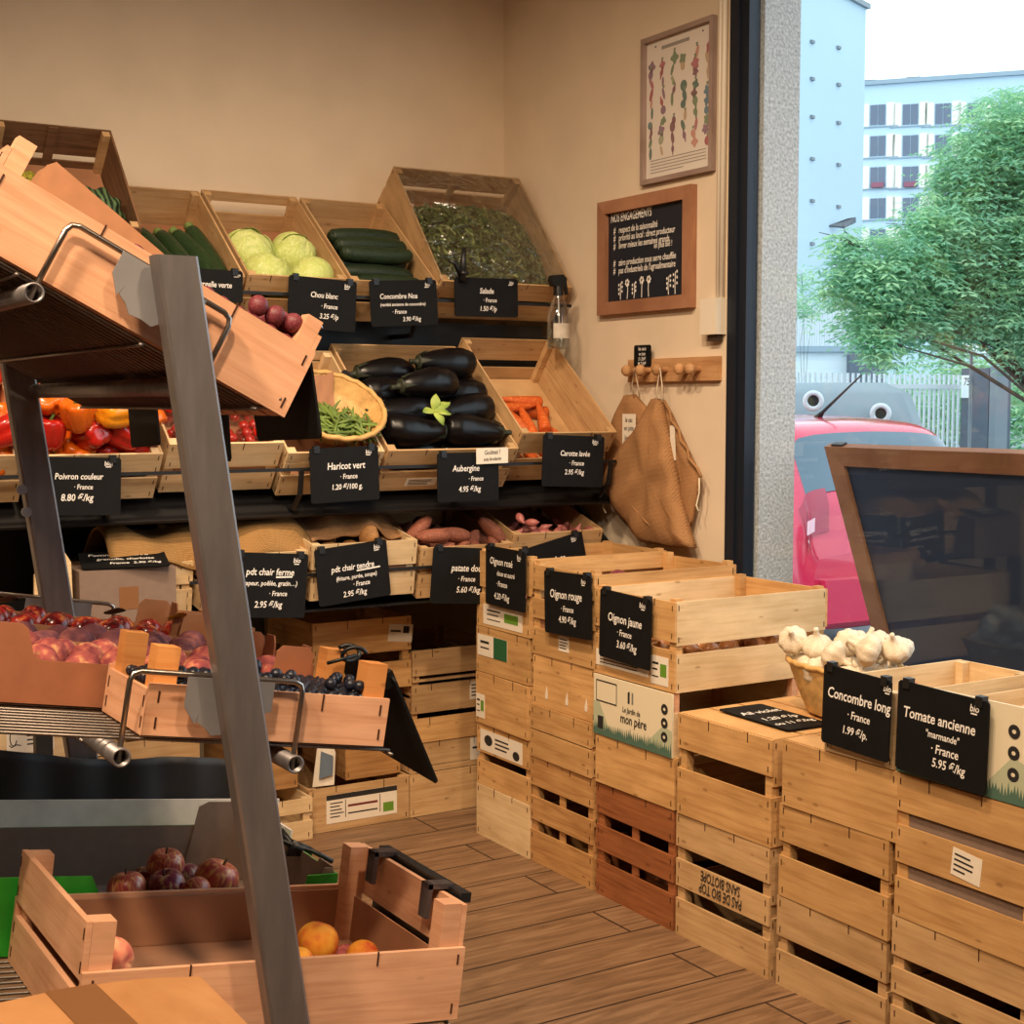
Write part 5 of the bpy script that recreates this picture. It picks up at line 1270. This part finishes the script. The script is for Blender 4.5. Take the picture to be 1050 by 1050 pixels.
# burlap bags
def bag(label, outline, xback, bulge, seed, parts):
    root = thing('burlap_bag', label, 'bag', T(0, 0, 0))
    pts = [at(*p, x=xback) for p in outline]
    # densify
    dens = []
    for i, p in enumerate(pts):
        q_ = pts[(i+1) % len(pts)]
        for k in range(4): dens.append(p.lerp(q_, k/4))
    n = len(dens); cen = sum(dens, Vector())/n; q = random.Random(seed); ph = [q.uniform(0, 6) for _ in range(4)]
    mb = MB(); vs = []; rings = [(1.0, 0), (.985, .45), (.93, .72), (.78, .92), (.55, 1.0), (.28, 1.02)]
    for (s, d) in rings:
        for i, p in enumerate(dens):
            v = cen.lerp(p, s); f = 1+.18*math.sin(v.z*38+v.y*22+ph[0])*(d > .5)+.12*math.sin(v.y*50-v.z*14+ph[1])*(d > .5)
            vs.append((xback-bulge*d*f, v.y, v.z))
    vs.append((xback-bulge*1.02, cen.y, cen.z)); fs = []
    for j in range(len(rings)-1):
        for i in range(n): i2 = (i+1) % n; fs.append((j*n+i, (j+1)*n+i, (j+1)*n+i2, j*n+i2))
    o = (len(rings)-1)*n
    for i in range(n): fs.append((o+i, len(vs)-1, o+(i+1) % n))
    fs.append(tuple(range(n)))
    ob = mb.add(vs, fs).build('bag_body', BURLAP, root, True)
    return root
def strip(root, name, pts_px, x, r, mat):
    return MB().tube([at(*p, x=xx) for p, xx in zip(pts_px, x if isinstance(x, list) else [x]*len(pts_px))], r, 8).build(name, mat, root, True)
CORD = plain('white_cord', (222, 206, 178), .8)
b1 = bag('burlap bag hanging behind the other, white care label on it', [(642, 405), (652, 404), (664, 418), (672, 440), (664, 500), (640, 512), (622, 494), (624, 462), (629, 438)], -.012, .030, 3, None)
strip(b1, 'cord', [(650, 408), (648, 395), (651, 378), (654, 395), (656, 408)], [-.03, -.05, -.066, -.05, -.03], .0022, CORD)
A, w, h = wall_frame([(638, 424.5), (652.5, 424.5), (650, 458.5), (637.5, 458)], -.055)
lab = MB().box(-w/2, w/2, -h/2, h/2, .052, .0535); 
lb_ = lab.build('care_label', PAPER, b1); lb_.matrix_local = A
mb = MB(); write(mb, 'le sac', 0, h*.25, h*.22, A @ T(0, 0, .0535), 0, 'c', .8); write(mb, 'en jute', 0, -.0, h*.22, A @ T(0, 0, .0535), 0, 'c', .8); write(mb, 'lavable', 0, -h*.28, h*.2, A @ T(0, 0, .0535), 0, 'c', .8); mb.build('label_print', INK, lb_).matrix_parent_inverse = A.inverted()
b2 = bag('larger burlap bag hung by a corner in front, wavy hem on its window side', [(673, 408), (680, 410), (688, 440), (694, 470), (700, 505), (708, 540), (715, 562), (700, 563), (662, 556), (640, 527), (621, 494), (634, 472), (655, 440)], -.045, .055, 9, None)
strip(b2, 'cord', [(673, 412), (674, 396), (677, 377), (679, 396), (679, 412)], [-.06, -.06, -.066, -.06, -.06], .0024, CORD)
fl = bag('temp', [(680, 409), (690, 424), (697, 440), (704, 455), (711, 470), (719, 487), (716, 510), (710, 539), (703, 530), (694, 470)], -.030, .022, 5, None)
for ch in list(fl.children): ch.parent = b2; ch.name = 'bag_flap'
bpy.data.objects.remove(fl)
hem = [(681, 411), (687, 422), (688, 431), (696, 441), (698, 452), (705, 460), (706, 470), (715, 480), (719, 489)]
strip(b2, 'hem', hem, -.058, .0055, BURLAP)
hem2 = [(621, 494), (640, 510), (662, 535), (690, 560)]
strip(b2, 'seam', hem2, [-.055, -.092, -.100, -.06], .003, BURLAP)
strip(b2, 'drawcord', [(717, 490), (717, 505), (714, 518), (716, 524)], -.058, .003, CORD)
strip(b2, 'drawcord', [(621, 496), (619, 508), (618, 520), (621, 526)], -.062, .003, CORD)
A, w, h = wall_frame([(686, 437), (690, 436), (693, 472), (689, 472)], -.06)
o = MB().box(-.016, .012, -h/2, h/2, .056, .0575).build('side_label', PAPER, b2); o.matrix_local = A @ RZ(4)

# ------------------------------------------------------------------ garlic basket
GA = T(-.335, -2.425, .6645)
gb = thing('wicker_basket', 'oval wicker basket full of garlic on the fourth stack', 'basket', GA)
wicker_mesh([(.01, 0), (.09, 0), (.10, .004), (.128, .07), (.155, .145)], 80, 26, .006, .004).build('basket_wall', WICK, gb, True, S(.80, 1.28, 1))
MB().tube([(.156*.80*math.cos(t), .156*1.28*math.sin(t), .147+.003*math.sin(22*t)) for t in [k*2*math.pi/64 for k in range(64)]], .008, 8, closed=True).build('rim', WICK, gb, True)
GAR = fruit_mat('garlic_skin', [(232, 218, 196), (214, 196, 168), (240, 230, 212)], 10, .55, .05, 5, bump=.35)
GRT = plain('garlic_root', (134, 108, 80), .9, noise=.3, nscale=80)
ps = pack(25, .043, (-.13, .13, -.235, .235, .075), (0, 0, -1), 15, 228, .22)
for i, p in enumerate(ps):
    q = random.Random(i+3); x, y = p[0], p[1]
    k = math.hypot(x/.125, y/.20)
    m_ = .66 if p[2] < .14 else .92
    if k > m_: x, y = x*m_/k, y*m_/k
    item('garlic_bulb', 'garlic_bulb', GAR, GA @ T(x, y, p[2]+.012) @ RZ(q.uniform(0, 360)) @ RX(q.gauss(0, 55)) @ RY(q.gauss(0, 40)) @ S(.043*q.uniform(.95, 1.1)), 'whole white garlic bulb heaped in the oval wicker basket', 'vegetable', 'garlic bulbs in the oval basket', [('root_plate', 'garlic_root', GRT)])

# onions in the open crates of the row
ONR = fruit_mat('red_onion_skin', [(132, 62, 70), (104, 40, 54), (160, 92, 92)], 8, .35, .1, 4, coat=.2)
ONY = fruit_mat('yellow_onion_skin', [(196, 134, 74), (170, 104, 54), (214, 164, 104)], 8, .35, .1, 4, coat=.2)
for (M, n, r, mat, lab, grp, zf, seed) in ((row(-1.505, .715), 34, .036, ONR, 'red onion in the open crate behind the red onion tag', 'red onions', .142, 2), (row(-1.890, .707), 46, .036, ONY, 'yellow onion in the crate with bare pale sides', 'yellow onions', .062, 4), (row(-1.13, .759), 30, .034, fruit_mat('rose_onion_skin', [(206, 140, 120), (180, 104, 96), (220, 176, 150)], 8, .35), 'rose onion in the open crate on top of the far stack', 'rose onions', .052, 6)):
    for i, p in enumerate(pack(n, r, (-.165, .165, .015, .55, zf), (0, 0, -1), seed, 200, .25)):
        q = random.Random(i+seed*50); item('onion', 'onion', mat, M @ T(*p) @ randrot(q) @ S(r*.98), lab, 'vegetable', grp)

# ------------------------------------------------------------------ outside the window
structure('ground', MB().box(.35, 160, -60, 200, -.25, -.14), plain('asphalt', (120, 128, 134), .9, noise=.1, nscale=2))
structure('path', MB().box(.216, 2.4, -60, 60, -.25, -.10), plain('paving', (176, 180, 180), .9, noise=.08, nscale=3))
# chalkboard sign leaning on the pavement
W_SIGN = wood('wood_sign', (158, 110, 82), (128, 84, 60), knots=False)
tl = at(845, 458, x=.36); lean = 20.5; wd, hb = 1.0, 1.42
A = frame_of((.36+hb*math.sin(R(lean))*1.0, tl.y-wd/2, tl.z-hb*math.cos(R(lean))), (0, -1, 0), (-math.sin(R(lean)), 0, math.cos(R(lean))), (-math.cos(R(lean)), 0, -math.sin(R(lean))))
sg = thing('pavement_sign', 'large blank framed chalkboard sign leaning outside the window, behind the garlic', 'sign', A)
fw = .072
for pts in ([(-wd/2, hb), (wd/2, hb), (wd/2-fw, hb-fw), (-wd/2+fw, hb-fw)], [(-wd/2, 0), (wd/2, 0), (wd/2-fw, fw), (-wd/2+fw, fw)], [(-wd/2, 0), (-wd/2+fw, fw), (-wd/2+fw, hb-fw), (-wd/2, hb)], [(wd/2, 0), (wd/2-fw, fw), (wd/2-fw, hb-fw), (wd/2, hb)]):
    MB().prism([(a_, b_, -.035) for a_, b_ in pts], (0, 0, .035)).build('frame_rail', W_SIGN, sg)
MB().box(-wd/2+fw-.004, wd/2-fw+.004, fw-.004, hb-fw+.004, -.022, -.012).build('board', plain('sign_slate', (46, 54, 74), .6, spec=.25), sg)
MB().box(-wd/2+.03, -wd/2+.085, hb+.0005, hb+.008, -.03, -.006).build('hinge_plate', BLACKMETAL, sg)
MB().tube([(0, hb*.8, -.03), (0, hb*.05, -.55)], .016, 8).build('prop', W_SIGN, sg)

# car
RED = plain('pink_red_paint', (206, 30, 74), .25, coat=.8)
CGL = plain('car_glass', (70, 96, 112), .08, spec=.8)
RUB = plain('rubber', (28, 28, 30), .7)
ca = at(838, 520, z=.98)
def along(px, py, dist):
    d = ray(px, py); k = Vector((math.sin(YAW), math.cos(YAW), 0)); return CAM+d*(dist/d.dot(k))
# tail of the car: its near corner is about 9 m from the lens
W0 = along(812, 449, 9.0)
car = thing('car', 'pink-red hatchback parked in the street, its tail beyond the window', 'car', T(W0.x, W0.y-.42, W0.z-1.40) @ RZ(-3))
X = T(.60, 0, 0)
ST = [(.00, .72, .80, .74, .30, .55, .72), (.04, .76, .84, .76, .26, .60, .86), (.09, .80, .86, .72, .24, .80, 1.03), (.24, .83, .87, .66, .22, .92, 1.22), (.42, .84, .87, .60, .22, .96, 1.44), (.62, .85, .87, .59, .22, .97, 1.505), (1.2, .86, .87, .60, .22, .95, 1.53), (2.0, .86, .87, .60, .22, .93, 1.50), (2.6, .86, .86, .62, .22, .91, 1.24), (3.1, .85, .85, .68, .22, .88, .99), (3.7, .82, .80, .66, .24, .78, .88), (4.0, .70, .68, .55, .30, .60, .70)]
def half_ring(k):
    (y, a, b_, c_, zl, zb, zt) = ST[k]
    return [(0, y, zl), (a*.8, y, zl), (a, y, zl+.10), (b_, y, (zl+zb)/2+.05), (b_*.985, y, zb), (c_+(b_-c_)*.30, y, zb+(zt-zb)*.6), (c_, y, zt-.035), (c_*.55, y, zt), (0, y, zt+.008)]
RG = np.array([half_ring(k) for k in range(len(ST))])
def cr(P, t):
    n = len(P)-1; t = min(max(t, 0), 1)*n; i = min(int(t), n-1); f = t-i
    p0, p1, p2, p3 = P[max(i-1, 0)], P[i], P[i+1], P[min(i+2, n)]
    m1, m2 = (p2-p0)/2*.8, (p3-p1)/2*.8
    return p1*(2*f**3-3*f*f+1)+m1*(f**3-2*f*f+f)+p2*(3*f*f-2*f**3)+m2*(f**3-f*f)
def cs(s, t):   # s along the car, t -1..1 round the body from one sill over the roof to the other
    q_ = cr(np.array([cr(RG[:, j], s/(len(ST)-1)) for j in range(9)]), 1-abs(t)); return Vector((q_[0]*(1 if t >= 0 else -1), q_[1], q_[2]))
mb = MB(); mb.grid(lambda u, v: cs(v*(len(ST)-1), -1+2*u), 48, 55)
mb.add([tuple(cs(0, -1+2*i/48)) for i in range(49)]+[(0, -.02, .55)], [(i+1, i, 49) for i in range(48)]+[(0, 48, 49)]); mb.build('body', RED, car, True, X)
def patch(nm, mat, s0, s1, t0, t1, off=.006, n=10, corner=0):
    def f(u, v):
        e = corner*(4*(u-.5)**2)*(4*(v-.5)**2)
        s = s0+(s1-s0)*v; t = t0+(t1-t0)*(u*(1-corner*(v))+corner*v*.5)
        a = cs(s, t); n_ = (cs(s, t+.01)-cs(s, t-.01)).cross(cs(s+.02, t)-cs(s-.02, t)); n_.normalize()
        if n_.dot(a-Vector((0, a.y+.2, .7))) < 0: n_ = -n_
        return a+n_*off
    return MB().grid(f, n, n).build(nm, mat, car, True, X)
patch('rear_window', CGL, 2.35, 3.88, -.30, .30)
patch('side_window', CGL, 4.6, 7.5, -.53, -.36)
for sx in (-1, 1):
    a_, b_ = (.20, .42) if sx > 0 else (-.42, -.20)
    lo = patch('tail_lamp', plain('lamp_red', (160, 24, 60), .15, coat=.5), 1.0, 2.45, a_, b_, .012); 
    patch('lamp_lens', plain('lamp_clear', (226, 180, 190), .2), 1.15, 1.60, a_+.04, b_-.05, .016)
MB().box(-.74, .74, -.06, .02, .30, .56).build('bumper', RED, car, False, X)
MB().box(-.26, .26, -.066, -.061, .40, .50).build('number_plate', plain('plate_white', (226, 226, 220), .4), car, False, X)
for sx in (-1, 1):
    for y in (.72, 3.2):
        MB().lathe([(.10, .10), (.30, .10), (.32, .07), (.32, -.07), (.30, -.10), (.10, -.10)], 24, 0, T(sx*.79, y, .32) @ RY(90)).lathe([(.0, .08), (.19, .09), (.21, .06)], 16, 1, T(sx*.79, y, .32) @ RY(90*sx)).build('wheel', [RUB, STEEL_L], car, True, X)
MB().tube([(-.10, .80, 1.51), (-.09, .75, 1.56), (.03, .52, 1.80)], .008, 6, taper=[3.5, 1.4, .6]).build('antenna', RUB, car, True, X)

# glass bin
p = along(855, 425, 12.5); yaw = 44
bn = thing('recycling_bin', 'grey rounded recycling container with two porthole openings behind the car', 'bin', T(p.x, p.y, -.14) @ RZ(-yaw))
GP = plain('bin_grey', (126, 142, 150), .6)
hz = along(855, 393, 12.5).z+.14
o = MB().lathe([(0, 0), (.86, 0), (.90, .08), (.92, hz*.5), (.88, hz*.78), (.74, hz*.95), (.5, hz), (0, hz)], 32, rf=lambda t, v: 1/max(abs(math.cos(t)), abs(math.sin(t)))**.55*.86).build('shell', GP, bn, True)
for px_ in (834, 903):
    py_ = 411 if px_ == 834 else 424
    q_ = along(px_, py_, 11.62); lo = (T(p.x, p.y, -.14) @ RZ(-yaw)).inverted() @ q_
    MB().lathe([(.045, 0), (.045, .03), (.06, .045), (.085, .03), (.085, -.06)], 20, 0, T(lo.x, min(lo.y, -.74), lo.z) @ RX(90)).build('porthole_rim', plain('bin_pale', (196, 206, 210), .5), bn, True)
    MB().lathe([(0, .012), (.046, .012)], 20, 0, T(lo.x, min(lo.y, -.74), lo.z) @ RX(90)).build('porthole', RUB, bn)
# railing fence and gate post
FW = plain('fence_paint', (206, 216, 222), .5); FG = plain('fence_grey', (120, 132, 140), .6)
f0, f1 = along(800, 420, 17.5), along(987, 420, 19.5)
top0 = along(905, 383, 18.5).z
fe = thing('railing_fence', 'pale metal railing fence of close upright bars across the street', 'fence', T(f0.x, f0.y, -.14))
dv = Vector((f1.x-f0.x, f1.y-f0.y, 0)); Lf = dv.length; ang = math.degrees(math.atan2(dv.y, dv.x)); nb = 36
mb = MB()
for i in range(nb): x = Lf*i/(nb-1); mb.box(x-.014, x+.014, -.014, .014, .1, top0+.14)
mb.build('upright_bars', FW, fe, False, RZ(ang)); MB().box(0, Lf, -.02, .02, .16, .22).build('rail', FW, fe, False, RZ(ang)); MB().box(0, Lf, -.02, .02, top0-.05, top0+.01).build('rail', FW, fe, False, RZ(ang))
structure('trim_6', MB().box(0, Lf*.9, .9, 1.1, 0, .40, 0, T(f0.x, f0.y, -.14) @ RZ(ang)), plain('low_wall_white', (214, 226, 232), .8))
g0, g1 = along(985, 420, 19.0), along(1012, 420, 18.6); gz = along(1000, 378, 19).z
gp = thing('gate_pillar', 'dark grey gate pillar with a house number plate at the end of the railing', 'pillar', T(g0.x, g0.y, -.14) @ RZ(math.degrees(math.atan2(g1.y-g0.y, g1.x-g0.x))))
wG = (g1-g0).length
MB().box(0, wG*1.05, 0, .4, 0, gz+.14).build('pillar_body', plain('pillar_grey', (86, 98, 110), .7, noise=.06, nscale=6), gp)
MB().box(wG*1.12, wG*1.35, -.02, .2, 0, gz+.16).build('gate_jamb', FG, gp)
pz0, pz1 = along(990, 408, 19).z+.14, along(990, 385, 19).z+.14
MB().box(.02, .20, -.02, -.004, pz0, pz1).build('number_plate', plain('plate_pale', (226, 234, 236), .5), gp)
mb = MB(); write(mb, '75', .06, pz1-.13, .14, frame_of((0, -.0205, 0), (1, 0, 0), (0, 0, 1), (0, -1, 0)), 0, 'l', .8); mb.build('number', INK, gp)
pm_ = along(999, 359, 17.0)
mi = thing('street_mirror', 'pale round disc on a thin pole above the gate pillar', 'sign', T(pm_.x, pm_.y, -.14))
MB().lathe([(0, .04), (.15, .035), (.21, .01), (.21, -.01), (0, -.02)], 28, 0, T(0, 0, pm_.z+.14) @ RZ(-46) @ RY(17) @ RX(76-62)).build('disc', plain('disc_pale', (206, 224, 232), .4), mi, True)
MB().tube([(0, .04, 0), (0, .04, pm_.z+.12)], .02, 8).build('pole', FG, mi)
# buildings
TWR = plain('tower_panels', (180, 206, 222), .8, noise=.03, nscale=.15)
def block(o, u, w, dep, h, mb, mi=0): mb.box(0, w, 0, dep, 0, h, mi)
a, b = along(770, 400, 56), along(881, 400, 64); tz = along(881, 9, 64).z
ang2 = math.degrees(math.atan2(b.y-a.y, b.x-a.x))
tw = thing('tower_block', 'tall pale blue windowless facade just past the window jamb', 'building', T(a.x, a.y, -.14) @ RZ(ang2)); wt = (b-a).length
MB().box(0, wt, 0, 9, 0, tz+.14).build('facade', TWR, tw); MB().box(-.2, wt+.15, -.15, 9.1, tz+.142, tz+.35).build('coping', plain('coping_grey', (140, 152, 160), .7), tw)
TI = T(a.x, a.y, -.14) @ RZ(ang2)
def onface(px, py):
    iv = TI.inverted(); o_ = iv @ CAM; d_ = iv.to_3x3() @ ray(px, py); k = -o_.y/d_.y; return o_+d_*k
dots = MB()
for px_ in (832, 859):
    for k in range(6):
        q_ = onface(px_, (43, 81, 120, 163, 206, 250)[k]+(6 if px_ == 859 else 0))
        dots.box(q_.x-.14, q_.x+.14, -.10, -.001, q_.z-.06, q_.z+.06)
dots.build('fixing_points', FG, tw)
q_ = onface(855, 231)
MB().prism([(q_.x-.5, -.02, q_.z-.05), (q_.x-.05, -.6, q_.z-.12), (q_.x+.45, -.8, q_.z+.10), (q_.x+.42, -.8, q_.z+.32), (q_.x+.05, -.6, q_.z+.25)], (0, .12, -.05)).build('floodlight', plain('lamp_grey', (96, 104, 112), .5), tw)
ap0, ap1 = along(876, 300, 125), along(1120, 300, 119); az = along(960, 83, 123).z
angb = math.degrees(math.atan2(ap1.y-ap0.y, ap1.x-ap0.x)); IA = T(ap0.x, ap0.y, -.14) @ RZ(angb)
ab = thing('apartment_block', 'white apartment block with shuttered windows beyond the tree', 'building', IA)
wl = (ap1-ap0).length
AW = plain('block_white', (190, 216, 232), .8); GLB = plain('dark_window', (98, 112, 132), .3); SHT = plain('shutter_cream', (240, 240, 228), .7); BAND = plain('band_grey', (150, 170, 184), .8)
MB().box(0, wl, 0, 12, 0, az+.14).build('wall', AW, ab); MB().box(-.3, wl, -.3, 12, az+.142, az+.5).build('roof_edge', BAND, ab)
cnt = 0
for ci, px_ in enumerate((900, 933.5, 967, 1000, 1033)):
    for ri, py_ in enumerate((116, 148, 180, 212, 244, 276)):
        q_ = IA.inverted() @ along(px_, py_-ci*.5, 124.3-.8*ci)
        fr_ = MB().box(q_.x-1.7, q_.x+1.7, -.12, -.001, q_.z-1.15, q_.z-1.05).build('window', BAND, ab)
        MB().box(q_.x-.62, q_.x-.03, -.06, -.002, q_.z-.95, q_.z+.72).box(q_.x+.03, q_.x+.62, -.06, -.002, q_.z-.95, q_.z+.72).build('panes', GLB, fr_)
        for s in (-1, 1): MB().box(min(q_.x+s*.72, q_.x+s*1.45), max(q_.x+s*.72, q_.x+s*1.45), -.10, -.002, q_.z-1.05, q_.z+.85).build('shutter', SHT, fr_)
        if ri == 2: MB().box(q_.x-.5, q_.x+.5, -.4, -.062, q_.z-1.0, q_.z-.6).build('flower_box', plain('flower_rose', (150, 90, 110), .8), fr_)
for px_ in (885.5, 933.5):
    q_ = IA.inverted() @ along(px_, 84, 120); q2 = IA.inverted() @ along(px_, 68, 120)
    MB().box(q_.x-.45, q_.x+.45, .3, 1.2, az+.5, q2.z-.5).box(q_.x-.6, q_.x+.6, .2, 1.3, q2.z-.5, q2.z, 1).build('chimney', [BAND, plain('pot_dark', (70, 74, 84), .8)], ab)
c0_, c1_ = along(790, 375, 30), along(905, 375, 30)
hs = thing('low_house', 'low white house with a dark grey porch behind the railing', 'building', T(c0_.x, c0_.y, -.14) @ RZ(math.degrees(math.atan2(c1_.y-c0_.y, c1_.x-c0_.x)))); wh = (c1_-c0_).length; hz_ = along(850, 361, 30).z+.14
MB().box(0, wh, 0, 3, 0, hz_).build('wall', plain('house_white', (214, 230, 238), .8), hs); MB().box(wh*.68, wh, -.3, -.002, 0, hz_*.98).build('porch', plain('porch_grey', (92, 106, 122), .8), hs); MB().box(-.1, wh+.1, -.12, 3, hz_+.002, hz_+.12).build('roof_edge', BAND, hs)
mb = MB()
for i in range(46): mb.box(wh*i/45-.02, wh*i/45+.02, .0, .04, hz_+.12, hz_+1.0)
mb.build('roof_railing', FW, hs)

# trees
def leafy(name, c):
    m, nt, b = base_mat(name); b.inputs['Base Color'].default_value = lin(c); b.inputs['Roughness'].default_value = .7; b.inputs['Specular IOR Level'].default_value = .2
    t = N(nt, 'ShaderNodeBsdfTranslucent'); t.inputs[0].default_value = lin(c); mx = N(nt, 'ShaderNodeMixShader'); mx.inputs[0].default_value = .45
    nt.links.new(b.outputs[0], mx.inputs[1]); nt.links.new(t.outputs[0], mx.inputs[2]); nt.links.new(mx.outputs[0], nt.nodes['Material Output'].inputs[0])
    return m
LEAFM = {}
def leafm(c):
    if c not in LEAFM: LEAFM[c] = leafy('tree_leaf_%d' % len(LEAFM), c)
    return LEAFM[c]
def tree(name, label, base, crown, n, seed, cols, trunk_r, lsize):
    root = thing(name, label, 'tree', T(*base))
    q = random.Random(seed); tr = MB(); lv = MB(); B = Vector(base)
    cl = []
    for (px_, py_, dist, r) in crown: cl.append((along(px_, py_, dist)-B, r))
    topz = max(c[0].z for c in cl)
    fork = Vector((0, 0, topz*.32)); tr.tube([(0, 0, 0), (.04, 0, fork.z*.5), fork], trunk_r, 8, taper=[1.2, 1, .9])
    br = MB()
    for c_, r in cl:
        m_ = fork.lerp(c_, .55)+Vector((q.uniform(-.2, .2), q.uniform(-.2, .2), .15)); br.tube([fork, m_, c_], trunk_r*.2, 5, taper=[1, .6, .25])
        for k in range(5):
            e = c_+Vector((q.gauss(0, 1), q.gauss(0, 1), q.gauss(0, .6)))*r*.5; br.tube([c_.lerp(m_, .2), c_.lerp(e, .5), e], trunk_r*.08, 4, taper=[1, .6, .3])
    tr.build('trunk', plain('bark', (92, 84, 74), .9), root); br.build('branches', plain('bark', (92, 84, 74), .9), root)
    tot = sum(r**2 for _, r in cl)
    for c_, r in cl:
        for _ in range(int(n*r*r/tot)):
            d = Vector((q.gauss(0, 1), q.gauss(0, 1), q.gauss(0, 1))).normalized(); P0 = c_+Vector((d.x, d.y, d.z*.75))*r*(q.random()**.45)
            A_ = T(*P0) @ RZ(q.uniform(0, 360)) @ RY(q.uniform(-10, 60)); mi = q.choice([0, 0, 1, 2]); L_ = lsize*q.uniform(.7, 1.3)
            for k in range(3):   # a feathery frond: pairs of leaflets
                for s in (-1, 1):
                    x = L_*(.2+.3*k); lv.add([(x, 0, -.05*k*L_), (x+.10*L_, s*.10*L_, -.05*k*L_), (x+.20*L_, s*.42*L_*(1-.2*k), -.12*L_), (x+.06*L_, s*.22*L_, -.06*L_)], [(0, 1, 2, 3)], mi, A_)
    lv.build('foliage', [leafm(c) for c in cols], root)
    return root
tb = along(1092, 470, 15.6); 
tree('street_tree', 'feathery green tree across the street in front of the apartment block', (tb.x, tb.y, -.14),
     [(1040, 130, 15, .62), (1010, 165, 15, .55), (985, 190, 15, .40), (1050, 200, 15.5, .8), (960, 232, 14.6, .42), (1000, 240, 15, .7), (1045, 270, 15, .8), (925, 262, 14.4, .42), (880, 275, 14.2, .36), (905, 300, 14.5, .45), (955, 290, 14.8, .6), (1000, 300, 15, .55), (1050, 320, 15, .6), (930, 320, 14.6, .40), (890, 330, 14.3, .32), (1085, 160, 15, .8), (1090, 260, 15, .8), (868, 245, 14.2, .20), (975, 330, 15, .35), (907, 350, 14.2, .24), (1075, 352, 15.2, .5), (862, 290, 14.3, .18)], 11500, 4, [(158, 206, 166), (184, 222, 170), (132, 186, 152)], .12, .25)
p = along(1000, 420, 24)
tree('garden_bush', 'leafy bushes behind the railing and the gate pillar', (p.x, p.y, -.14), [(925, 430, 23, .8), (960, 425, 23, .9), (1040, 420, 22, .9), (1060, 400, 22, .9), (1000, 380, 24, 1.0), (950, 400, 24, .8)], 1500, 8, [(158, 206, 166), (184, 222, 170), (132, 186, 152)], .05, .4)
p = along(826, 290, 27)
tree('slender_tree', 'thin sparse young tree against the pale blue facade', (p.x, p.y, -.14), [(822, 280, 27, .30), (829, 300, 27, .40), (820, 312, 27, .30), (834, 318, 27, .30)], 130, 9, [(158, 206, 166), (184, 222, 170), (132, 186, 152)], .03, .28)

# ------------------------------------------------------------------ light
w = bpy.data.worlds.new('sky'); SC.world = w; w.use_nodes = True
bg = w.node_tree.nodes['Background']; bg.inputs[0].default_value = (.86, .95, 1.0, 1); bg.inputs[1].default_value = 2.3
def lamp(loc, e, size, col=(1, .76, .52), aim=None, spread=104):
    l = bpy.data.lights.new('ceiling_and_fill_lamp', 'AREA'); l.shape = 'DISK'; l.size = size; l.energy = e*.88; l.color = col; l.spread = R(spread)
    o = bpy.data.objects.new('ceiling_and_fill_lamp', l); C.objects.link(o); o.location = loc
    d = (Vector(aim)-Vector(loc)) if aim else Vector((0, 0, -1)); o.rotation_euler = d.to_track_quat('-Z', 'Y').to_euler()
lamp((-2.1, -2.3, 3.5), 22, .18, aim=(-1.2, -.9, .9))
lamp((-2.0, -3.3, 3.5), 26, .18, aim=(-.4, -2.0, .8))
lamp((-3.9, -4.2, 3.5), 28, .22, aim=(-2.4, -3.0, .9))
lamp((-4.0, -2.4, 3.5), 13, .22, aim=(-2.6, -.8, .8))
lamp((-3.4, -5.0, 3.5), 26, .22, aim=(-2.6, -3.3, .9))  # added fill light that brightens the foreground crates, no fixture known there
lamp((-2.2, -5.4, 3.5), 22, .22, aim=(-1.0, -3.0, .4))

cd = bpy.data.cameras.new('camera'); cam = bpy.data.objects.new('camera', cd); C.objects.link(cam)
cd.sensor_width = 36; cd.lens = 36*F/1050; cd.clip_end = 500; cd.clip_start = .05
cam.location = CAM; cam.rotation_euler = (math.pi/2-PIT, 0, -YAW)
SC.camera = cam
SC.view_settings.view_transform = 'Standard'; SC.view_settings.look = 'None'; SC.view_settings.gamma = 1; SC.view_settings.exposure = 0
SC.view_settings.use_curve_mapping = False
SC.cycles.use_denoising = True
SC.cycles.max_bounces = 8; SC.cycles.transparent_max_bounces = 16
